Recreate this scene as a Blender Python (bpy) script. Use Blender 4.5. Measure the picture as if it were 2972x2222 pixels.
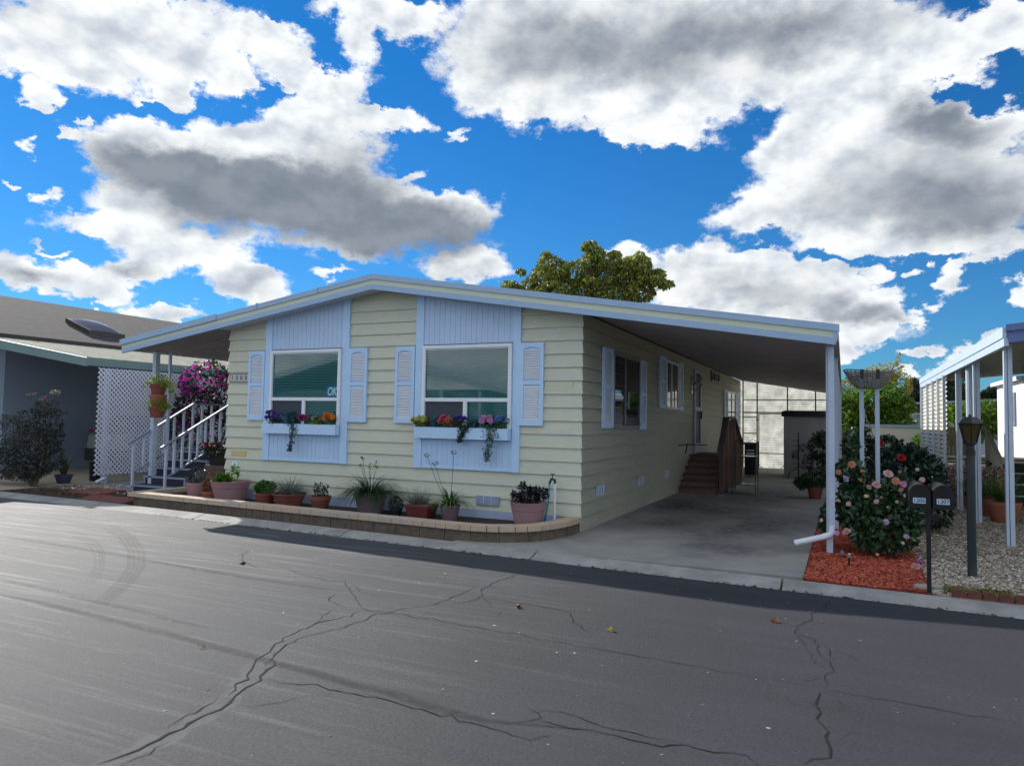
import bpy, math, random
import numpy as np
from mathutils import Vector, Matrix
rad=math.radians
S=bpy.context.scene
for o in list(bpy.data.objects): bpy.data.objects.remove(o)
# ---------------------------------------------------------------- camera
CAM=(3.5688,-10.23,1.63); YAW=-0.432175; PITCH=0.0509794; ROLL=0.01730017
def cam_axes():
    cy,sy=math.cos(YAW),math.sin(YAW); f0=Vector((sy,cy,0)); r0=Vector((cy,-sy,0)); u0=Vector((0,0,1))
    cp,sp=math.cos(PITCH),math.sin(PITCH); f=f0*cp+u0*sp; u=u0*cp-f0*sp
    cr,sr=math.cos(ROLL),math.sin(ROLL)
    return r0*cr+u*sr, u*cr-r0*sr, f
r,u,f=cam_axes()
cd=bpy.data.cameras.new('camera'); cam=bpy.data.objects.new('camera',cd); S.collection.objects.link(cam)
cam.matrix_world=Matrix(((r.x,u.x,-f.x,CAM[0]),(r.y,u.y,-f.y,CAM[1]),(r.z,u.z,-f.z,CAM[2]),(0,0,0,1)))
cd.sensor_width=36; cd.lens=36*2092.83/2972; cd.clip_end=2000; cd.clip_start=.05
S.camera=cam
# ---------------------------------------------------------------- light
SUN=Vector((-1.58,.68,1.0)).normalized()          # towards the sun
EL=math.asin(SUN.z); AZ=math.atan2(SUN.x,SUN.y)
sl=bpy.data.lights.new('sun','SUN'); sl.energy=4.9; sl.angle=rad(.53); sl.color=(1,.955,.88)
so=bpy.data.objects.new('sun',sl); S.collection.objects.link(so)
so.rotation_euler=SUN.to_track_quat('Z','Y').to_euler()
S.view_settings.view_transform='Standard'; S.view_settings.look='None'; S.view_settings.gamma=1
S.view_settings.exposure=EXPOSURE=0.32
S.render.film_transparent=False
W=bpy.data.worlds.new('World'); S.world=W; W.use_nodes=True
def build_world():
    nt=W.node_tree; N=nt.nodes; L=nt.links; N.clear()
    def n(t,**k):
        x=N.new(t)
        for a,b in k.items(): setattr(x,a,b)
        return x
    def m(op,a,b=None,c=None,clamp=False):
        x=N.new('ShaderNodeMath'); x.operation=op; x.use_clamp=clamp
        for i,v in enumerate((a,b,c)):
            if v is None: continue
            if isinstance(v,(int,float)): x.inputs[i].default_value=v
            else: L.new(v,x.inputs[i])
        return x.outputs[0]
    tc=n('ShaderNodeTexCoord'); D=tc.outputs['Generated']
    sp=n('ShaderNodeSeparateXYZ'); L.new(D,sp.inputs[0])
    az=m('MULTIPLY',m('ARCTAN2',sp.outputs[0],sp.outputs[1]),57.2958)
    el=m('MULTIPLY',m('ARCSINE',sp.outputs[2]),57.2958)
    # stretch the cloud grain towards the horizon
    cx=n('ShaderNodeCombineXYZ'); L.new(az,cx.inputs[0]); L.new(el,cx.inputs[1])
    ns=n('ShaderNodeCombineXYZ'); L.new(az,ns.inputs[0]); L.new(m('MULTIPLY',el,1.5),ns.inputs[1])
    def noise(scale,detail,rough,z=0,src=None):
        x=n('ShaderNodeTexNoise'); x.noise_dimensions='3D'; x.inputs['Scale'].default_value=scale; x.inputs['Detail'].default_value=detail; x.inputs['Roughness'].default_value=rough
        a=n('ShaderNodeVectorMath',operation='ADD'); L.new(src or ns.outputs[0],a.inputs[0]); a.inputs[1].default_value=(0,0,z); L.new(a.outputs[0],x.inputs['Vector']); return x
    w1=noise(.16,4,.55,3); w2=noise(.55,6,.6,9)
    def warp(vec,nz,amp):
        a=n('ShaderNodeVectorMath',operation='SUBTRACT'); L.new(nz.outputs['Color'],a.inputs[0]); a.inputs[1].default_value=(.5,.5,.5)
        b=n('ShaderNodeVectorMath',operation='MULTIPLY_ADD'); L.new(a.outputs[0],b.inputs[0]); b.inputs[1].default_value=(amp,amp,0); L.new(vec,b.inputs[2]); return b.outputs[0]
    P=warp(warp(cx.outputs[0],w1,3.4),w2,3.2)
    Pd=warp(warp(cx.outputs[0],w1,3.4),w2,2.0)
    def field(vec,lst,k):
        acc=None
        for (a,e,ra,rb,an,w) in lst:
            mp=n('ShaderNodeMapping',vector_type='TEXTURE'); L.new(vec,mp.inputs[0])
            mp.inputs['Location'].default_value=(a,e,0); mp.inputs['Rotation'].default_value=(0,0,rad(an)); mp.inputs['Scale'].default_value=(ra*k,rb*k,1)
            g=n('ShaderNodeTexGradient',gradient_type='SPHERICAL'); L.new(mp.outputs[0],g.inputs[0])
            acc=m('MULTIPLY',g.outputs[1],w) if acc is None else m('MULTIPLY_ADD',g.outputs[1],w,acc)
        return acc
    F=field(P,CLOUDS[0],1.26)
    # unseen broken cloud behind the viewer, brightened to add fill light
    back=m('SMOOTH_MIN',m('MAXIMUM',m('MULTIPLY_ADD',m('ABSOLUTE',m('ADD',az,24.8)),.06,-3.0),0),.75,.1)
    bn=noise(.05,5,.6,21)
    F=m('ADD',F,m('MULTIPLY',back,m('MAXIMUM',m('MULTIPLY_ADD',bn.outputs[0],5,-1.9),0)))
    n1=noise(.33,8,.62,1)
    n1c=m('SUBTRACT',n1.outputs[0],.5)
    Fc=m('MINIMUM',F,.85)
    n3=noise(1.3,7,.62,5)
    dens=m('ADD',m('ADD',Fc,m('MULTIPLY',n1c,1.15)),m('MULTIPLY',m('SUBTRACT',n3.outputs[0],.5),.34))
    mr=n('ShaderNodeMapRange',interpolation_type='SMOOTHSTEP'); L.new(dens,mr.inputs[0]); mr.inputs[1].default_value=.20; mr.inputs[2].default_value=.64
    gate=m('MULTIPLY',F,9,clamp=True)
    alpha=m('MULTIPLY',mr.outputs[0],gate)
    G=field(Pd,CLOUDS[1],1.95)
    n2=noise(.22,5,.5,40)
    dk=m('ADD',G,m('MULTIPLY',m('SUBTRACT',n2.outputs[0],.5),.7))
    md=n('ShaderNodeMapRange',interpolation_type='SMOOTHSTEP'); L.new(m('MULTIPLY',dk,m('MINIMUM',m('MULTIPLY',G,6),1)),md.inputs[0]); md.inputs[1].default_value=.0; md.inputs[2].default_value=1.45
    # white parts have soft relief: brighter where the density falls away
    sh=n('ShaderNodeVectorMath',operation='ADD'); L.new(ns.outputs[0],sh.inputs[0]); sh.inputs[1].default_value=(-.5,1.3,0)
    n1b=noise(.26,3,.5,1,sh.outputs[0]); n1a=noise(.26,3,.5,1)
    sl2=m('MULTIPLY_ADD',m('SUBTRACT',n1a.outputs[0],n1b.outputs[0]),1.5,.62)
    rel=n('ShaderNodeMapRange',interpolation_type='SMOOTHSTEP'); L.new(m('SUBTRACT',m('ADD',sl2,m('MULTIPLY',m('SUBTRACT',n1.outputs[0],.5),-.30)),m('MULTIPLY',Fc,.22)),rel.inputs[0]); rel.inputs[1].default_value=-.05; rel.inputs[2].default_value=.72; rel.inputs[3].default_value=0.0; rel.inputs[4].default_value=1.0
    wh=n('ShaderNodeMix',data_type='RGBA'); wh.inputs[6].default_value=(.55,.61,.70,1); wh.inputs[7].default_value=(1.04,1.07,1.08,1); L.new(rel.outputs[0],wh.inputs[0])
    dkf=m('MULTIPLY',md.outputs[0],m('MULTIPLY_ADD',rel.outputs[0],-.10,1.0))
    cc=n('ShaderNodeMix',data_type='RGBA'); L.new(dkf,cc.inputs[0]); L.new(wh.outputs[2],cc.inputs[6]); cc.inputs[7].default_value=(.205,.245,.305,1)
    sky=n('ShaderNodeTexSky',sky_type='NISHITA'); sky.sun_disc=False; sky.sun_elevation=EL; sky.sun_rotation=AZ; sky.altitude=50; sky.air_density=1.0; sky.dust_density=.05; sky.ozone_density=2.2
    tint=n('ShaderNodeMix',data_type='RGBA',blend_type='MULTIPLY'); tint.inputs[0].default_value=1; L.new(sky.outputs[0],tint.inputs[6]); tg=n('ShaderNodeMix',data_type='RGBA'); L.new(m('MULTIPLY',el,1/26,clamp=True),tg.inputs[0]); tg.inputs[6].default_value=(.21,.49,.76,1); tg.inputs[7].default_value=(.085,.51,.90,1); L.new(tg.outputs[2],tint.inputs[7])
    bs=n('ShaderNodeBackground'); L.new(tint.outputs[2],bs.inputs[0]); bs.inputs[1].default_value=SKY_STRENGTH
    bc=n('ShaderNodeBackground'); L.new(cc.outputs[2],bc.inputs[0]); L.new(m('MULTIPLY_ADD',back,.55*CLOUD_STRENGTH,CLOUD_STRENGTH),bc.inputs[1])  # clouds out of view get extra strength to fill the shaded front wall
    mx=n('ShaderNodeMixShader'); L.new(alpha,mx.inputs[0]); L.new(bs.outputs[0],mx.inputs[1]); L.new(bc.outputs[0],mx.inputs[2])
    out=n('ShaderNodeOutputWorld'); L.new(mx.outputs[0],out.inputs[0])
SKY_STRENGTH=.105; CLOUD_STRENGTH=.80
CLOUDS=[[[-48.85,18.58,7.8,2.2,3.7,1],[-53.08,18.2,3.32,1.76,20.0,1],[-42.02,20.46,7.95,2.28,11.3,1],[-35.73,22.54,4.33,1.1,0.4,1.45],[-40.01,22.44,3.86,1.26,6.4,1.45],[-44.56,15.94,11.48,3.65,-1.6,1],[-39.84,17.42,5.94,3.99,5.3,1],[-34.06,15.13,8.3,2.61,-4.4,1],[-29.32,16.4,3.71,1.73,2.2,1],[-52.05,14.65,4.16,1.41,8.2,1],[-54.29,12.86,4.79,0.88,1.5,1],[-50.75,12.28,5.98,1.3,-1.8,1],[-56.87,18.07,0.69,0.72,11.5,1.45],[-58.4,24.7,5.96,2.77,15.1,1],[-52.51,25.32,6.16,2.3,3.0,1],[-60.09,22.1,2.85,1.6,14.9,1],[-49.08,24.0,4.28,1.67,-3.7,1],[-54.43,22.49,4.23,1.31,2.4,1],[-44.64,26.81,3.38,1.3,9.1,1.45],[-45.66,27.22,2.01,1.0,9.7,1.45],[-42.88,25.31,2.91,1.44,-14.7,1.45],[-40.07,24.31,2.97,1.39,2.3,1.45],[-37.14,26.92,1.99,2.55,5.9,1],[-37.05,29.71,5.72,1.17,-1.8,1],[-34.47,28.95,3.27,1.64,-3.1,1],[-48.6,27.53,6.44,1.25,11.1,0.6],[-50.25,22.31,1.18,0.78,-9.3,1.16],[-58.72,20.52,1.51,0.67,23.4,1.16],[-58.3,20.0,1.11,0.41,23.0,1.01],[-46.52,24.15,1.68,1.12,-19.5,1.45],[-58.98,9.36,2.79,1.36,1.5,1.45],[-56.06,8.73,2.97,1.1,-5.2,1.45],[-52.45,9.99,2.04,1.22,0.7,1.45],[-54.1,8.21,1.7,0.57,5.7,1.01],[-45.32,9.76,3.08,1.36,-0.6,1.45],[-48.25,11.08,4.34,1.17,-7.0,0.7],[-51.16,7.28,3.42,0.66,1.4,1.45],[-55.52,6.9,0.41,0.41,5.2,1.45],[-58.2,13.92,0.99,0.51,4.2,1.16],[-60.23,14.63,0.62,0.23,-0.6,1.16],[-55.97,19.36,0.5,0.4,11.7,1.16],[-59.34,17.26,0.52,0.71,12.1,0.8],[-58.02,11.0,1.55,0.24,-9.4,1.01],[-51.45,21.7,1.22,0.29,10.7,0.72],[-28.48,12.02,3.62,1.36,1.7,1.45],[-32.88,18.53,1.28,0.61,21.7,1.01],[-38.95,11.23,1.92,0.42,3.8,0.87],[-20.19,27.63,10.84,4.24,-1.1,1],[-11.37,27.18,11.79,3.87,-4.6,1],[-25.03,25.16,5.99,2.85,-7.5,1],[-15.68,23.6,9.53,2.38,-5.1,1],[-14.58,22.27,4.36,1.45,-2.7,1.45],[-3.81,26.35,9.19,3.53,-3.4,1],[1.86,24.32,6.49,2.23,1.8,1],[-9.26,29.31,16.86,2.28,-5.8,1],[7.59,24.59,4.89,1.58,8.1,1],[9.97,25.09,2.37,1.56,-13.9,1],[7.02,23.06,2.54,0.82,-16.4,1.16],[-23.62,30.03,7.55,2.33,0.3,1],[-29.64,21.96,1.29,0.47,24.7,0.87],[-3.17,20.86,4.65,1.8,18.3,1],[1.84,21.7,4.33,1.55,11.5,0.9],[-0.63,18.7,6.44,2.55,5.4,1],[-5.81,15.98,4.28,1.41,7.8,1],[-1.9,16.3,5.41,2.25,-5.5,1],[5.58,18.45,8.08,2.9,-17.0,1],[6.92,15.27,7.15,3.13,-11.0,1],[2.37,14.27,7.77,2.04,-10.1,1],[1.17,12.96,3.93,0.8,-5.0,1],[8.47,12.06,3.91,0.91,-3.0,1],[5.61,21.07,4.11,1.11,-21.7,1],[9.36,19.52,2.36,1.26,-11.0,1.45],[-15.58,12.64,1.81,1.41,-1.0,1.45],[-8.51,12.59,4.8,1.44,-2.6,1],[-5.31,12.6,1.99,1.01,-3.3,1.45],[-11.28,10.78,5.26,1.93,-1.5,1],[-5.48,11.25,3.99,1.19,-7.9,1.45],[-0.99,9.84,4.67,1.66,-3.2,1],[-5.81,9.04,7.29,1.72,-2.0,1],[1.74,8.7,2.54,1.23,-8.6,1.45],[-0.67,10.98,1.84,0.66,7.0,1.16],[2.35,10.93,1.03,0.58,-4.4,1.16],[0.53,7.28,4.24,1.32,-2.3,1],[0.22,5.8,2.44,1.33,20.3,1.45],[1.73,7.23,1.78,0.98,-2.5,1.45],[4.6,10.81,0.74,0.41,-4.8,1.3],[6.71,9.33,1.24,0.86,35.7,1.3],[10.34,8.93,0.95,1.13,-5.0,1.45],[3.77,7.46,1.71,0.42,10.7,1.3],[8.19,10.73,2.34,0.37,11.9,1.01],[8.63,5.04,2.89,0.91,23.8,1.45],[5.16,5.25,1.25,0.41,-1.9,1.16],[4.36,3.64,0.9,0.48,-6.6,1.45],[6.78,3.85,1.62,0.37,16.3,0.72],[4.91,8.35,0.56,0.38,-3.6,0.72]],[[-51.85,17.12,3.65,1.07,-5.5,1.2],[-44.56,15.94,7.88,2.06,-1.6,1.3],[-37.25,19.48,3.04,2.14,4.9,0.9],[-37.65,14.9,9.51,2.07,-2.6,1.1],[-30.39,14.61,4.06,1.33,5.2,1.3],[-44.62,17.57,3.95,0.98,-1.0,0.72],[-59.22,8.97,1.77,0.6,3.7,1.16],[-52.87,9.78,1.39,0.51,6.2,1.01],[-44.83,9.6,1.64,0.75,4.5,0.72],[-51.45,6.99,1.78,0.26,4.6,0.43],[-58.13,24.64,4.63,1.19,14.9,0.35],[-28.48,11.66,2.59,0.54,1.7,0.36],[-10.66,27.86,14.12,2.37,-1.7,0.8],[-16.45,26.29,8.5,1.68,-6.6,0.4],[-23.91,25.8,4.51,1.87,0.5,0.25],[-3.15,27.69,5.61,1.41,-8.4,0.7],[-19.84,29.11,7.49,2.07,-1.3,0.4],[5.56,16.66,6.57,2.37,-14.3,0.7],[7.49,18.14,4.08,2.62,-9.5,0.5],[1.19,15.66,5.46,1.26,-6.2,0.5],[3.25,14.18,6.46,1.09,-9.3,0.4],[5.89,20.73,2.62,0.84,-19.9,1.16],[9.27,13.75,3.36,1.47,-7.7,0.6],[-8.51,11.73,4.46,0.55,-4.3,0.55],[-3.85,9.14,5.51,0.88,-5.5,0.6],[0.84,8.42,2.41,0.66,-2.9,0.87],[3.19,7.55,0.87,0.26,-2.8,0.58],[-5.81,10.25,3.98,0.69,-2.4,0.58]]]
build_world()
try: W.cycles.sampling_method='MANUAL'; W.cycles.sample_map_resolution=512
except Exception: pass
S.cycles.max_bounces=6; S.cycles.diffuse_bounces=3; S.cycles.glossy_bounces=3; S.cycles.transparent_max_bounces=12; S.cycles.transmission_bounces=4
S.cycles.use_denoising=True
# ---------------------------------------------------------------- helpers
C=S.collection
rng=np.random.default_rng(7); random.seed(7)
def tag(o,label=None,cat=None,group=None,kind=None):
    if label: o['label']=label
    if cat: o['category']=cat
    if group: o['group']=group
    if kind: o['kind']=kind
    return o
def thing(name,label,cat,loc=(0,0,0),group=None):
    o=bpy.data.objects.new(name,None); o.empty_display_size=.2; C.objects.link(o); o.location=loc
    return tag(o,label,cat,group)
def origin(p):
    v=Vector((0,0,0))
    while p is not None: v+=p.location; p=p.parent
    return v
def finish(me,name,mat,parent,loc,smooth):
    o=bpy.data.objects.new(name,me); C.objects.link(o)
    if parent is not None: o.parent=parent
    elif loc is not None: o.location=loc
    for m_ in (mat if isinstance(mat,(list,tuple)) else [mat]): me.materials.append(m_)
    if smooth: me.polygons.foreach_set('use_smooth',[True]*len(me.polygons))
    me.update(); return o
class MB:
    def __init__(s): s.v=[]; s.f=[]; s.m=[]; s.k=0
    def add(s,vs,fs):
        b=len(s.v); s.v+= [tuple(x) for x in vs]; s.f+=[tuple(i+b for i in q) for q in fs]; s.m+=[s.k]*len(fs); return s
    def box(s,x0,x1,y0,y1,z0,z1):
        return s.add([(x0,y0,z0),(x1,y0,z0),(x1,y1,z0),(x0,y1,z0),(x0,y0,z1),(x1,y0,z1),(x1,y1,z1),(x0,y1,z1)],[(0,3,2,1),(4,5,6,7),(0,1,5,4),(1,2,6,5),(2,3,7,6),(3,0,4,7)])
    def rbox(s,c,size,rz=0,rx=0,ry=0):
        M=Matrix.Rotation(rz,3,'Z')@Matrix.Rotation(ry,3,'Y')@Matrix.Rotation(rx,3,'X'); a,b,d=[t/2 for t in size]
        vs=[Vector(c)+M@Vector((x,y,z)) for z in(-d,d) for x,y in((-a,-b),(a,-b),(a,b),(-a,b))]
        return s.add(vs,[(0,3,2,1),(4,5,6,7),(0,1,5,4),(1,2,6,5),(2,3,7,6),(3,0,4,7)])
    def bar(s,a,b,w,h=None):          # square bar from a to b
        h=h or w; a=Vector(a); b=Vector(b); d=(b-a).normalized(); up=Vector((0,0,1)) if abs(d.z)<.95 else Vector((0,1,0))
        x=d.cross(up).normalized(); y=x.cross(d)
        vs=[p+x*i*w/2+y*j*h/2 for p in(a,b) for i,j in((-1,-1),(1,-1),(1,1),(-1,1))]
        return s.add(vs,[(0,3,2,1),(4,5,6,7),(0,1,5,4),(1,2,6,5),(2,3,7,6),(3,0,4,7)])
    def tube(s,pts,r,n=8,cap=True):
        pts=[Vector(p) for p in pts]; k=len(pts); rs=r if isinstance(r,(list,tuple)) else [r]*k
        vs=[];px=None
        for i,p in enumerate(pts):
            d=(pts[min(i+1,k-1)]-pts[max(i-1,0)]).normalized()
            if px is None: x=d.cross(Vector((0,0,1)) if abs(d.z)<.9 else Vector((0,1,0))).normalized()
            else: x=(px-d*px.dot(d)).normalized()
            px=x; y=d.cross(x)
            vs+=[p+(x*math.cos(t)+y*math.sin(t))*rs[i] for t in [2*math.pi*j/n for j in range(n)]]
        fs=[(i*n+j,i*n+(j+1)%n,(i+1)*n+(j+1)%n,(i+1)*n+j) for i in range(k-1) for j in range(n)]
        if cap: fs+=[tuple(range(n))[::-1],tuple((k-1)*n+j for j in range(n))]
        return s.add(vs,fs)
    def lathe(s,cx,cy,prof,n=20,sx=1,sy=1,rot=0):
        vs=[(cx+r_*sx*math.cos(rot+2*math.pi*j/n),cy+r_*sy*math.sin(rot+2*math.pi*j/n),z) for r_,z in prof for j in range(n)]
        k=len(prof); fs=[(i*n+j,i*n+(j+1)%n,(i+1)*n+(j+1)%n,(i+1)*n+j) for i in range(k-1) for j in range(n)]
        fs+=[tuple(range(n))[::-1],tuple((k-1)*n+j for j in range(n))]
        return s.add(vs,fs)
    def prism(s,poly,ax,a,b):          # polygon extruded along axis ax from a to b
        def P(p,t): return (t,p[0],p[1]) if ax=='x' else (p[0],t,p[1]) if ax=='y' else (p[0],p[1],t)
        n=len(poly); vs=[P(p,a) for p in poly]+[P(p,b) for p in poly]
        return s.add(vs,[tuple(range(n)),tuple(range(2*n-1,n-1,-1))]+[(i,i+n,(i+1)%n+n,(i+1)%n) for i in range(n)])
    def quad(s,a,b,c,d): return s.add([a,b,c,d],[(0,1,2,3)])
    def build(s,name,mat,parent=None,loc=None,smooth=False,label=None,cat=None,group=None,kind=None,bevel=0,angle=False):
        o_=origin(parent) if parent is not None else Vector(loc or (0,0,0))
        me=bpy.data.meshes.new(name); me.from_pydata([(x-o_.x,y-o_.y,z-o_.z) for x,y,z in s.v],[],s.f)
        o=finish(me,name,mat,parent,loc,smooth)
        if any(s.m): me.polygons.foreach_set('material_index',s.m)
        if bevel:
            b=o.modifiers.new('bevel','BEVEL'); b.width=bevel; b.segments=2; b.limit_method='ANGLE'
        if smooth and angle:
            import bmesh
            bm=bmesh.new(); bm.from_mesh(me)
            for e in bm.edges:
                if len(e.link_faces)==2 and e.calc_face_angle(0)>rad(35): e.smooth=False
            bm.to_mesh(me); bm.free()
        return tag(o,label,cat,group,kind)
def copy_tree(o,parent=None):
    c=o.copy(); C.objects.link(c); c.parent=parent
    for ch in list(o.children): copy_tree(ch,c)
    return c
# ---------------------------------------------------------------- materials
def mat(name,col,rough=.6,var=.12,scale=6,bump=0,bscale=40,stretch=(1,1,1),metal=0,spec=.4,col2=None,c2=(.45,.65),detail=6,dirt=None):
    M=bpy.data.materials.new(name); M.use_nodes=True; nt=M.node_tree; N=nt.nodes; L=nt.links; b=N['Principled BSDF']
    b.inputs['Roughness'].default_value=rough; b.inputs['Metallic'].default_value=metal; b.inputs['Specular IOR Level'].default_value=spec
    tc=N.new('ShaderNodeTexCoord'); mp=N.new('ShaderNodeMapping'); mp.inputs['Scale'].default_value=stretch; L.new(tc.outputs['Object'],mp.inputs[0])
    nz=N.new('ShaderNodeTexNoise'); nz.inputs['Scale'].default_value=scale; nz.inputs['Detail'].default_value=detail; nz.inputs['Roughness'].default_value=.6; L.new(mp.outputs[0],nz.inputs['Vector'])
    mr=N.new('ShaderNodeMapRange'); mr.inputs[1].default_value=.25; mr.inputs[2].default_value=.75; mr.inputs[3].default_value=1-var; mr.inputs[4].default_value=1+var; L.new(nz.outputs[0],mr.inputs[0])
    src=None
    if col2:
        n2=N.new('ShaderNodeTexNoise'); n2.inputs['Scale'].default_value=scale*.35; n2.inputs['Detail'].default_value=8; n2.inputs['Roughness'].default_value=.65; L.new(mp.outputs[0],n2.inputs['Vector'])
        r2=N.new('ShaderNodeMapRange'); r2.inputs[1].default_value=c2[0]; r2.inputs[2].default_value=c2[1]; L.new(n2.outputs[0],r2.inputs[0])
        mm=N.new('ShaderNodeMix'); mm.data_type='RGBA'; mm.inputs[6].default_value=(*col,1); mm.inputs[7].default_value=(*col2,1); L.new(r2.outputs[0],mm.inputs[0]); src=mm.outputs[2]
    vm=N.new('ShaderNodeVectorMath'); vm.operation='SCALE'
    if src is None: vm.inputs[0].default_value=col
    else: L.new(src,vm.inputs[0])
    L.new(mr.outputs[0],vm.inputs['Scale']); L.new(vm.outputs[0],b.inputs['Base Color'])
    if bump:
        nb=N.new('ShaderNodeTexNoise'); nb.inputs['Scale'].default_value=bscale; nb.inputs['Detail'].default_value=5; L.new(mp.outputs[0],nb.inputs['Vector'])
        bp=N.new('ShaderNodeBump'); bp.inputs['Strength'].default_value=bump; bp.inputs['Distance'].default_value=.01; L.new(nb.outputs[0],bp.inputs['Height']); L.new(bp.outputs[0],b.inputs['Normal'])
    return M
def leafmat(name,ca,cb,cc=None,pc=.85,rough=.5,trans=.35,spec=.35):
    M=bpy.data.materials.new(name); M.use_nodes=True; nt=M.node_tree; N=nt.nodes; L=nt.links; b=N['Principled BSDF']
    g=N.new('ShaderNodeNewGeometry'); cr=N.new('ShaderNodeValToRGB'); L.new(g.outputs['Random Per Island'],cr.inputs[0])
    e=cr.color_ramp.elements; e[0].color=(*ca,1); e[1].color=(*cb,1); e[1].position=pc if cc else 1
    if cc: x=e.new(min(pc+.04,.99)); x.color=(*cc,1)
    nz=N.new('ShaderNodeTexNoise'); tc=N.new('ShaderNodeTexCoord'); L.new(tc.outputs['Object'],nz.inputs['Vector']); nz.inputs['Scale'].default_value=3; nz.inputs['Detail'].default_value=3
    mr=N.new('ShaderNodeMapRange'); mr.inputs[1].default_value=.3; mr.inputs[2].default_value=.7; mr.inputs[3].default_value=.7; mr.inputs[4].default_value=1.3; L.new(nz.outputs[0],mr.inputs[0])
    vm=N.new('ShaderNodeVectorMath'); vm.operation='SCALE'; L.new(cr.outputs[0],vm.inputs[0]); L.new(mr.outputs[0],vm.inputs['Scale'])
    L.new(vm.outputs[0],b.inputs['Base Color']); b.inputs['Roughness'].default_value=rough; b.inputs['Specular IOR Level'].default_value=spec
    t=N.new('ShaderNodeBsdfTranslucent'); L.new(vm.outputs[0],t.inputs[0]); mx=N.new('ShaderNodeMixShader'); mx.inputs[0].default_value=trans
    L.new(b.outputs[0],mx.inputs[1]); L.new(t.outputs[0],mx.inputs[2]); L.new(mx.outputs[0],N['Material Output'].inputs[0])
    return M
def glassmat(name,tint,refl=.5,rough=.02):
    M=bpy.data.materials.new(name); M.use_nodes=True; nt=M.node_tree; N=nt.nodes; L=nt.links; N.clear()
    t=N.new('ShaderNodeBsdfTransparent'); t.inputs[0].default_value=(*tint,1); g=N.new('ShaderNodeBsdfGlossy'); g.inputs['Roughness'].default_value=rough
    fr=N.new('ShaderNodeFresnel'); fr.inputs[0].default_value=1.5; mp=N.new('ShaderNodeMath'); mp.operation='MULTIPLY_ADD'; mp.inputs[1].default_value=refl*2; mp.inputs[2].default_value=.02*refl; mp.use_clamp=True; L.new(fr.outputs[0],mp.inputs[0])
    mx=N.new('ShaderNodeMixShader'); L.new(mp.outputs[0],mx.inputs[0]); L.new(t.outputs[0],mx.inputs[1]); L.new(g.outputs[0],mx.inputs[2])
    o=N.new('ShaderNodeOutputMaterial'); L.new(mx.outputs[0],o.inputs[0]); return M
# ---------------------------------------------------------------- foliage
def in_blobs(n,blobs,shell=.5):
    b=np.array(blobs,float); w=np.prod(b[:,3:6],axis=1)**(2/3); idx=rng.choice(len(b),n,p=w/w.sum())
    d=rng.normal(size=(n,3)); d/=np.linalg.norm(d,axis=1)[:,None]
    r_=rng.random(n)**(1/3)*(1-shell)+shell*(1-.35*rng.random(n)**1.5)
    return b[idx,:3]+d*r_[:,None]*b[idx,3:6], d
def leaves(name,pts,size,parent,mat,aspect=.45,out=None,outw=.6,droop=.2,fold=.25,jit=.35,label=None,loc=None,**k):
    n=len(pts); ax=rng.normal(size=(n,3))
    if out is not None: ax=ax*(1-outw)+out*outw*1.4
    ax[:,2]-=droop; ax/=np.linalg.norm(ax,axis=1)[:,None]
    q=rng.normal(size=(n,3)); q[:,2]*=.6; sd=np.cross(ax,q); sd/=np.linalg.norm(sd,axis=1)[:,None]+1e-9
    nm=np.cross(ax,sd); s_=(size*(1+jit*rng.normal(size=n).clip(-1.5,1.8)))[:,None]
    base=pts-ax*s_*.5; tip=pts+ax*s_*.5; mid=pts-nm*s_*fold*.18
    l=mid+sd*s_*aspect*.5+nm*s_*fold*.3; r_=mid-sd*s_*aspect*.5+nm*s_*fold*.3
    V=np.stack([base,r_,tip,l],1).reshape(-1,3)
    i=np.arange(n)*4
    F=np.stack([np.stack([i,i+1,i+2],1),np.stack([i,i+2,i+3],1)],1).reshape(-1,3)
    o_=np.array(origin(parent) if parent is not None else (loc or (0,0,0)))
    me=bpy.data.meshes.new(name); me.vertices.add(len(V)); me.vertices.foreach_set('co',(V-o_).ravel())
    me.loops.add(F.size); me.loops.foreach_set('vertex_index',F.ravel()); me.polygons.add(len(F)); me.polygons.foreach_set('loop_start',np.arange(len(F))*3); me.polygons.foreach_set('loop_total',np.full(len(F),3))
    me.update(); me.validate()
    o=finish(me,name,mat,parent,loc,False)
    return tag(o,label,**k)
def bloom(mb,c,r_,up=(0,-.6,.5),rings=3,pet=7,open_=1.0):
    up=Vector(up)+Vector(rng.normal(size=3)*.3); up.normalize(); x=up.cross(Vector((0,0,1)) if abs(up.z)<.9 else Vector((1,0,0))).normalized(); y=up.cross(x); c=Vector(c)
    for k in range(rings):
        rr=r_*(1-.28*k)*open_; lift=r_*(.1+.28*k); m_=max(4,pet-k); o0=rng.random()*6
        for j in range(m_):
            t=o0+2*math.pi*j/m_; w=math.pi/m_*1.35; d=lambda a,q:(x*math.cos(a)+y*math.sin(a))*q
            mb.add([c+up*(.15*r_*k), c+d(t-w,rr*.75)+up*(lift*.7), c+d(t,rr)+up*lift*(1+.2*rng.random()), c+d(t+w,rr*.75)+up*(lift*.7)],[(0,1,2,3)])
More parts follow.
